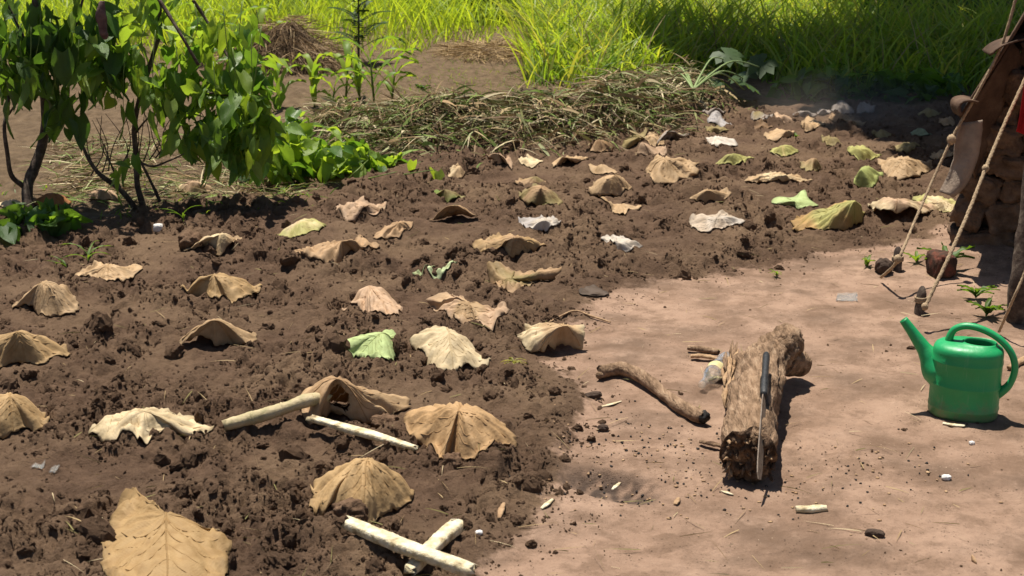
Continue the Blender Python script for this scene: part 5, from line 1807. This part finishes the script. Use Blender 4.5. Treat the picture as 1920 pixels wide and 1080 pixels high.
weed(1830, 560, .10, 12, 'leafy green weed at the foot of the mud wall, upper one', 1, .022)
weed(1848, 594, .10, 12, 'leafy green weed beside the post, right above the watering can', 2, .022)
weed(1775, 508, .17, 6, 'broad-bladed green plant in front of the mud wall', 3, .034)
weed(1718, 492, .08, 6, 'small bright weed between the stone and the brick', 4, .02, (.15, .24, .04))
weed(1625, 500, .07, 6, 'small bright weed left of the dark stone', 5, .02, (.14, .22, .04))
weed(1456, 518, .05, 9, 'tiny green tuft on the far edge of the yard', 6, .008, (.16, .25, .04))
weed(963, 690, .06, 26, 'wilted pale green tuft on the bed edge below the crumpled leaf', 7, .005, (.30, .30, .09), spread=1.6)
weed(165, 488, .20, 7, 'slender grass weed in the shade left of the low tan leaf', 8, .010, (.12, .2, .035), spread=1.2)
weed(125, 515, .10, 4, 'short grass weed at the left in the shade', 9, .010, (.10, .17, .03))
weed(535, 372, .12, 6, 'thin grass weed on the sunlit border left of the bed', 10, .008, (.16, .22, .05), spread=1.3)
weed(345, 430, .14, 5, 'thin weed in the bush shade above the pale hood leaf', 11, .009, (.10, .18, .03))
weed(795, 172, .10, 9, 'dark broad-leaved weed alone in the small field', 12, .04, (.05, .10, .03))
weed(878, 186, .06, 8, 'small dark weed near the weed heap in the field', 13, .035, (.06, .12, .04))
weed(1492, 262, .06, 5, 'sparse green weed among the upper right leaves', 14, .014, (.10, .18, .03))


def sapling():
    rs = random.Random(9)
    b = surf(672, 118)
    o = empty('sapling', b)
    tag(o, 'dark feathery sapling at the far edge of the field', 'sapling')
    top = b + np.array([.02, 0, 1.0])
    mk('trunk', *tube(smooth_path(np.array([b, b + [.015, 0, .4], top]), 12) - b, np.linspace(.012, .004, 12), 7), M['bark'], o)
    for i in range(30):
        z = .12 + .85 * i / 30
        az = i * 2.4
        L = .34 * (1 - .55 * z) * rs.uniform(.8, 1.2)
        d = np.array([math.cos(az), math.sin(az), .45])
        q = b + np.array([.015, 0, z])
        prt = []
        e = q + d * L
        P = smooth_path(np.array([q, (q + e) / 2 + [0, 0, .02], e - [0, 0, .04]]), 9)
        prt.append(tube(P - b, .002, 4))
        n = 14
        for k in range(n):
            t = (k + 1) / n
            c = q + (e - q) * t + np.array([0, 0, .02 * math.sin(t * 3) - .04 * t * t]) - b
            sd = np.array([-d[1], d[0], .0])
            for sg in (-1, 1):
                s = sd * sg * .055 * (1.1 - .5 * t)
                u = d * .012
                prt.append((np.array([c, c + s * .5 + u, c + s, c + s * .5 - u]), [(0, 1, 2, 3)]))
        v, f = join(prt)
        mk('frond', v, f, M['grass'], o, tint=np.array((.045, .095, .022)))


sapling()


# cut papaya top: long petioles and lobed leaves lying at the shaded grass foot
def papaya():
    c = surf(1300, 168, .08)
    o = empty('cut_papaya_top', c)
    tag(o, 'cut plant top with long pale stalks and lobed leaves before the shaded grass', 'plant')
    rs = random.Random(3)
    ends = [(1400, 150, .16), (1395, 168, .12), (1340, 172, .08), (1250, 150, .12), (1270, 160, .08), (1430, 128, .26), (1330, 160, .10), (1245, 172, .08), (1360, 112, .30)]
    for i, e in enumerate(ends):
        q = surf(*e)
        mid = (c + q) / 2 + np.array([0, 0, .08 + .05 * rs.random()])
        mk('stalk', *tube(smooth_path(np.array([c, mid, q]), 14) - c, np.linspace(.008, .004, 14), 6), solid_mat('pale_stalk', [(.17, .24, .08), (.26, .33, .13)], 20, .5, .3, 0) if i == 0 else bpy.data.materials['pale_stalk'], o)
        V, Fs = [np.array([0, 0, 0.])], []
        n = 7
        for k in range(n):
            a = -2.2 + 4.4 * k / (n - 1)
            L = .16 * (1 - .25 * abs(a) / 2.2)
            d, s = np.array([math.cos(a), math.sin(a), 0]), np.array([-math.sin(a), math.cos(a), 0])
            i0 = len(V)
            V += [d * L * .35 + s * .03 + [0, 0, .01], d * L * .7 + s * .035, d * L - [0, 0, .02], d * L * .7 - s * .035, d * L * .35 - s * .03 + [0, 0, .01]]
            Fs += [(0, i0 + 4, i0 + 3, i0 + 2, i0 + 1, i0)]
        V = np.array(V)
        R = np.array(Euler((rs.uniform(-.5, .5), rs.uniform(.1, .6), rs.uniform(0, 6))).to_matrix())
        V = V @ R.T + q - c + np.array([0, 0, .04])
        mk('lobed_leaf', V, Fs, M['grass'], o, tint=np.array((.075, .13, .05)), uv=np.zeros((len(V), 2)))


papaya()
# broad shaded weeds along the right back
rs = np.random.RandomState(77)
H_ = empty('shaded_weeds', surf(1560, 195))
tag(H_, 'broad dark-leaved weeds in deep shade behind the bed', 'weeds')
foliage(H_, rs, [E(1500, 178, 10.4, .5, .25, .12, 1), E(1560, 165, 10.5, .5, .25, .15, 1.2), E(1700, 165, 10.4, .5, .25, .16, 1.2), E(1530, 150, 10.3, .25, .2, .1, .5)], 260, .13, .4, ['dark', 'mid'], 120)
# added dark-leaved shrubs that stand in for shaded gaps behind the grass
for (px, py, y, lb) in ((905, 20, 15.6, 'added dark shrub standing in for shade in the gap between meadow and tall grass'), (520, 0, 16.5, 'added dark shrub standing in for shade behind the straw mound'), (1780, 20, 13.5, 'added dark shrub deepening the shade at upper right')):
    K_ = empty('shade_fill_shrub', gp(px, py + 60) * np.array([1, 1, 0]))
    K_.location.y = y
    K_.location.x = gd(px, py, y)[0]
    K_.location.z = 0
    tag(K_, lb, 'shrub', 'added dark shrubs filling in shade behind the grass')
    w = 1.3 if px > 1500 else .6
    foliage(K_, rs, [(gd(px, py, y), (w, .6, .35), 1), (gd(px, py, y) + np.array([0, .2, .5]), (w, .6, .4), 1)], 330, .17, .8, ['dark'], 60)
    branch(K_, [np.array(K_.location), gd(px, py, y), gd(px, py, y) + np.array([.1, .1, .5])], .03, .012, 'stem', 8)


# ------------------------------------------------------------------ big tree outside the frame, shading the right back corner
def shade_tree():
    rs = np.random.RandomState(91)
    base = np.array([8.2, 15.0, 0])
    o = empty('shade_tree', base)
    tag(o, 'large spreading tree beyond the hut, shading the back right corner', 'tree')
    P = smooth_path(np.array([[0, 0, -.1], [-.2, -.1, 1.5], [-.6, -.1, 3.2], [-1.4, -.2, 4.8]]), 24)
    mk('trunk', *tube(P, np.linspace(.32, .2, 24), 14, True, .12, 3, 1., groove=.4), M['bark'], o)
    cents = []
    for sx, sy, r in ((2.2, 10.9, 1.0), (3.2, 9.9, 1.15), (3.4, 11.6, 1.2), (4.0, 8.8, 1.15), (2.9, 9.0, .75), (3.0, 8.1, .6), (4.6, 10.6, 1.4), (5.9, 9.2, 1.4), (6.1, 11.2, 1.5), (5.2, 12.6, 1.3), (7.2, 12.6, 1.6), (6.6, 14.2, 1.6), (4.3, 13.6, 1.1), (5.4, 14.8, 1.4), (6.6, 16.2, 1.6), (5.4, 16.4, 1.3), (1.7, 11.9, .7)):
        z = rs.uniform(5.4, 6.4)
        cents.append((sx + SUN.x / SUN.z * z - base[0], sy + SUN.y / SUN.z * z - base[1], z, r, r * .9))
    for c in cents:
        Q = smooth_path(np.array([P[-3], (P[-1] + np.array(c[:3])) / 2 + [0, 0, .3], np.array(c[:3]) + [0, 0, .2]]), 14)
        mk('limb', *tube(Q, np.linspace(.13, .03, 14), 9, True, .1, 4, c[0]), M['bark'], o)
    VV, FF, TT, UU, off = [], [], [], [], 0
    for c in cents:
        for _ in range(800):
            d = rs.normal(size=3)
            d /= np.linalg.norm(d)
            p = np.array(c[:3]) + d * np.array([c[3], c[3], c[4] * .55]) * rs.rand() ** .4
            k = rs.randint(3)
            v, f, uv = LEAFV[k]
            R = np.array(Euler((rs.normal(0, .5), rs.normal(.4, .4), rs.uniform(0, 6.28))).to_matrix())
            VV.append(v @ R.T * rs.uniform(.2, .34) + p)
            FF.append(f + off)
            off += len(v)
            TT.append(np.broadcast_to(np.array(LC['dark'][k]), (len(v), 3)))
            UU.append(uv)
    crown = mk('crown', np.vstack(VV), np.vstack(FF), M['green'], o, tint=np.vstack(TT), uv=np.vstack(UU))
    tag(crown, kind='stuff')


shade_tree()

# ------------------------------------------------------------------ drifting dust over the shaded corner of the bed
def dust():
    c = gd(1590, 215, 9.3)
    v, f = ico(4)
    o = mk('dust_haze', v * np.array([.75, .6, .34]), f, bpy.data.materials.new('dust'))
    o.location = Vector(c)
    m = o.data.materials[0]
    m.use_nodes = True
    nt = m.node_tree
    nt.nodes.clear()
    k = NT(nt)
    out = k.n('OutputMaterial')
    tc = k.n('TexCoord').outputs['Object']
    mp = k.n('Mapping')
    mp.inputs['Scale'].default_value = (1 / .75, 1 / .6, 1 / .34)
    k.l(tc, mp.inputs[0])
    ln = k.n('VectorMath', operation='LENGTH')
    k.l(mp.outputs[0], ln.inputs[0])
    fall = k.math('MAXIMUM', k.math('SUBTRACT', 1.0, ln.outputs['Value']), 0.)
    d = k.math('MULTIPLY', k.math('MULTIPLY', fall, k.ramp(k.noise(tc, 2.2, 3), [(.3, g3(.2)), (.7, g3(1))])), .5)
    pv = k.n('VolumePrincipled')
    pv.inputs['Color'].default_value = (.85, .78, .68, 1)
    k.l(d, pv.inputs['Density'])
    k.l(pv.outputs[0], out.inputs['Volume'])
    tag(o, 'faint dust drifting over the shaded corner of the bed', 'dust', kind='stuff')


dust()
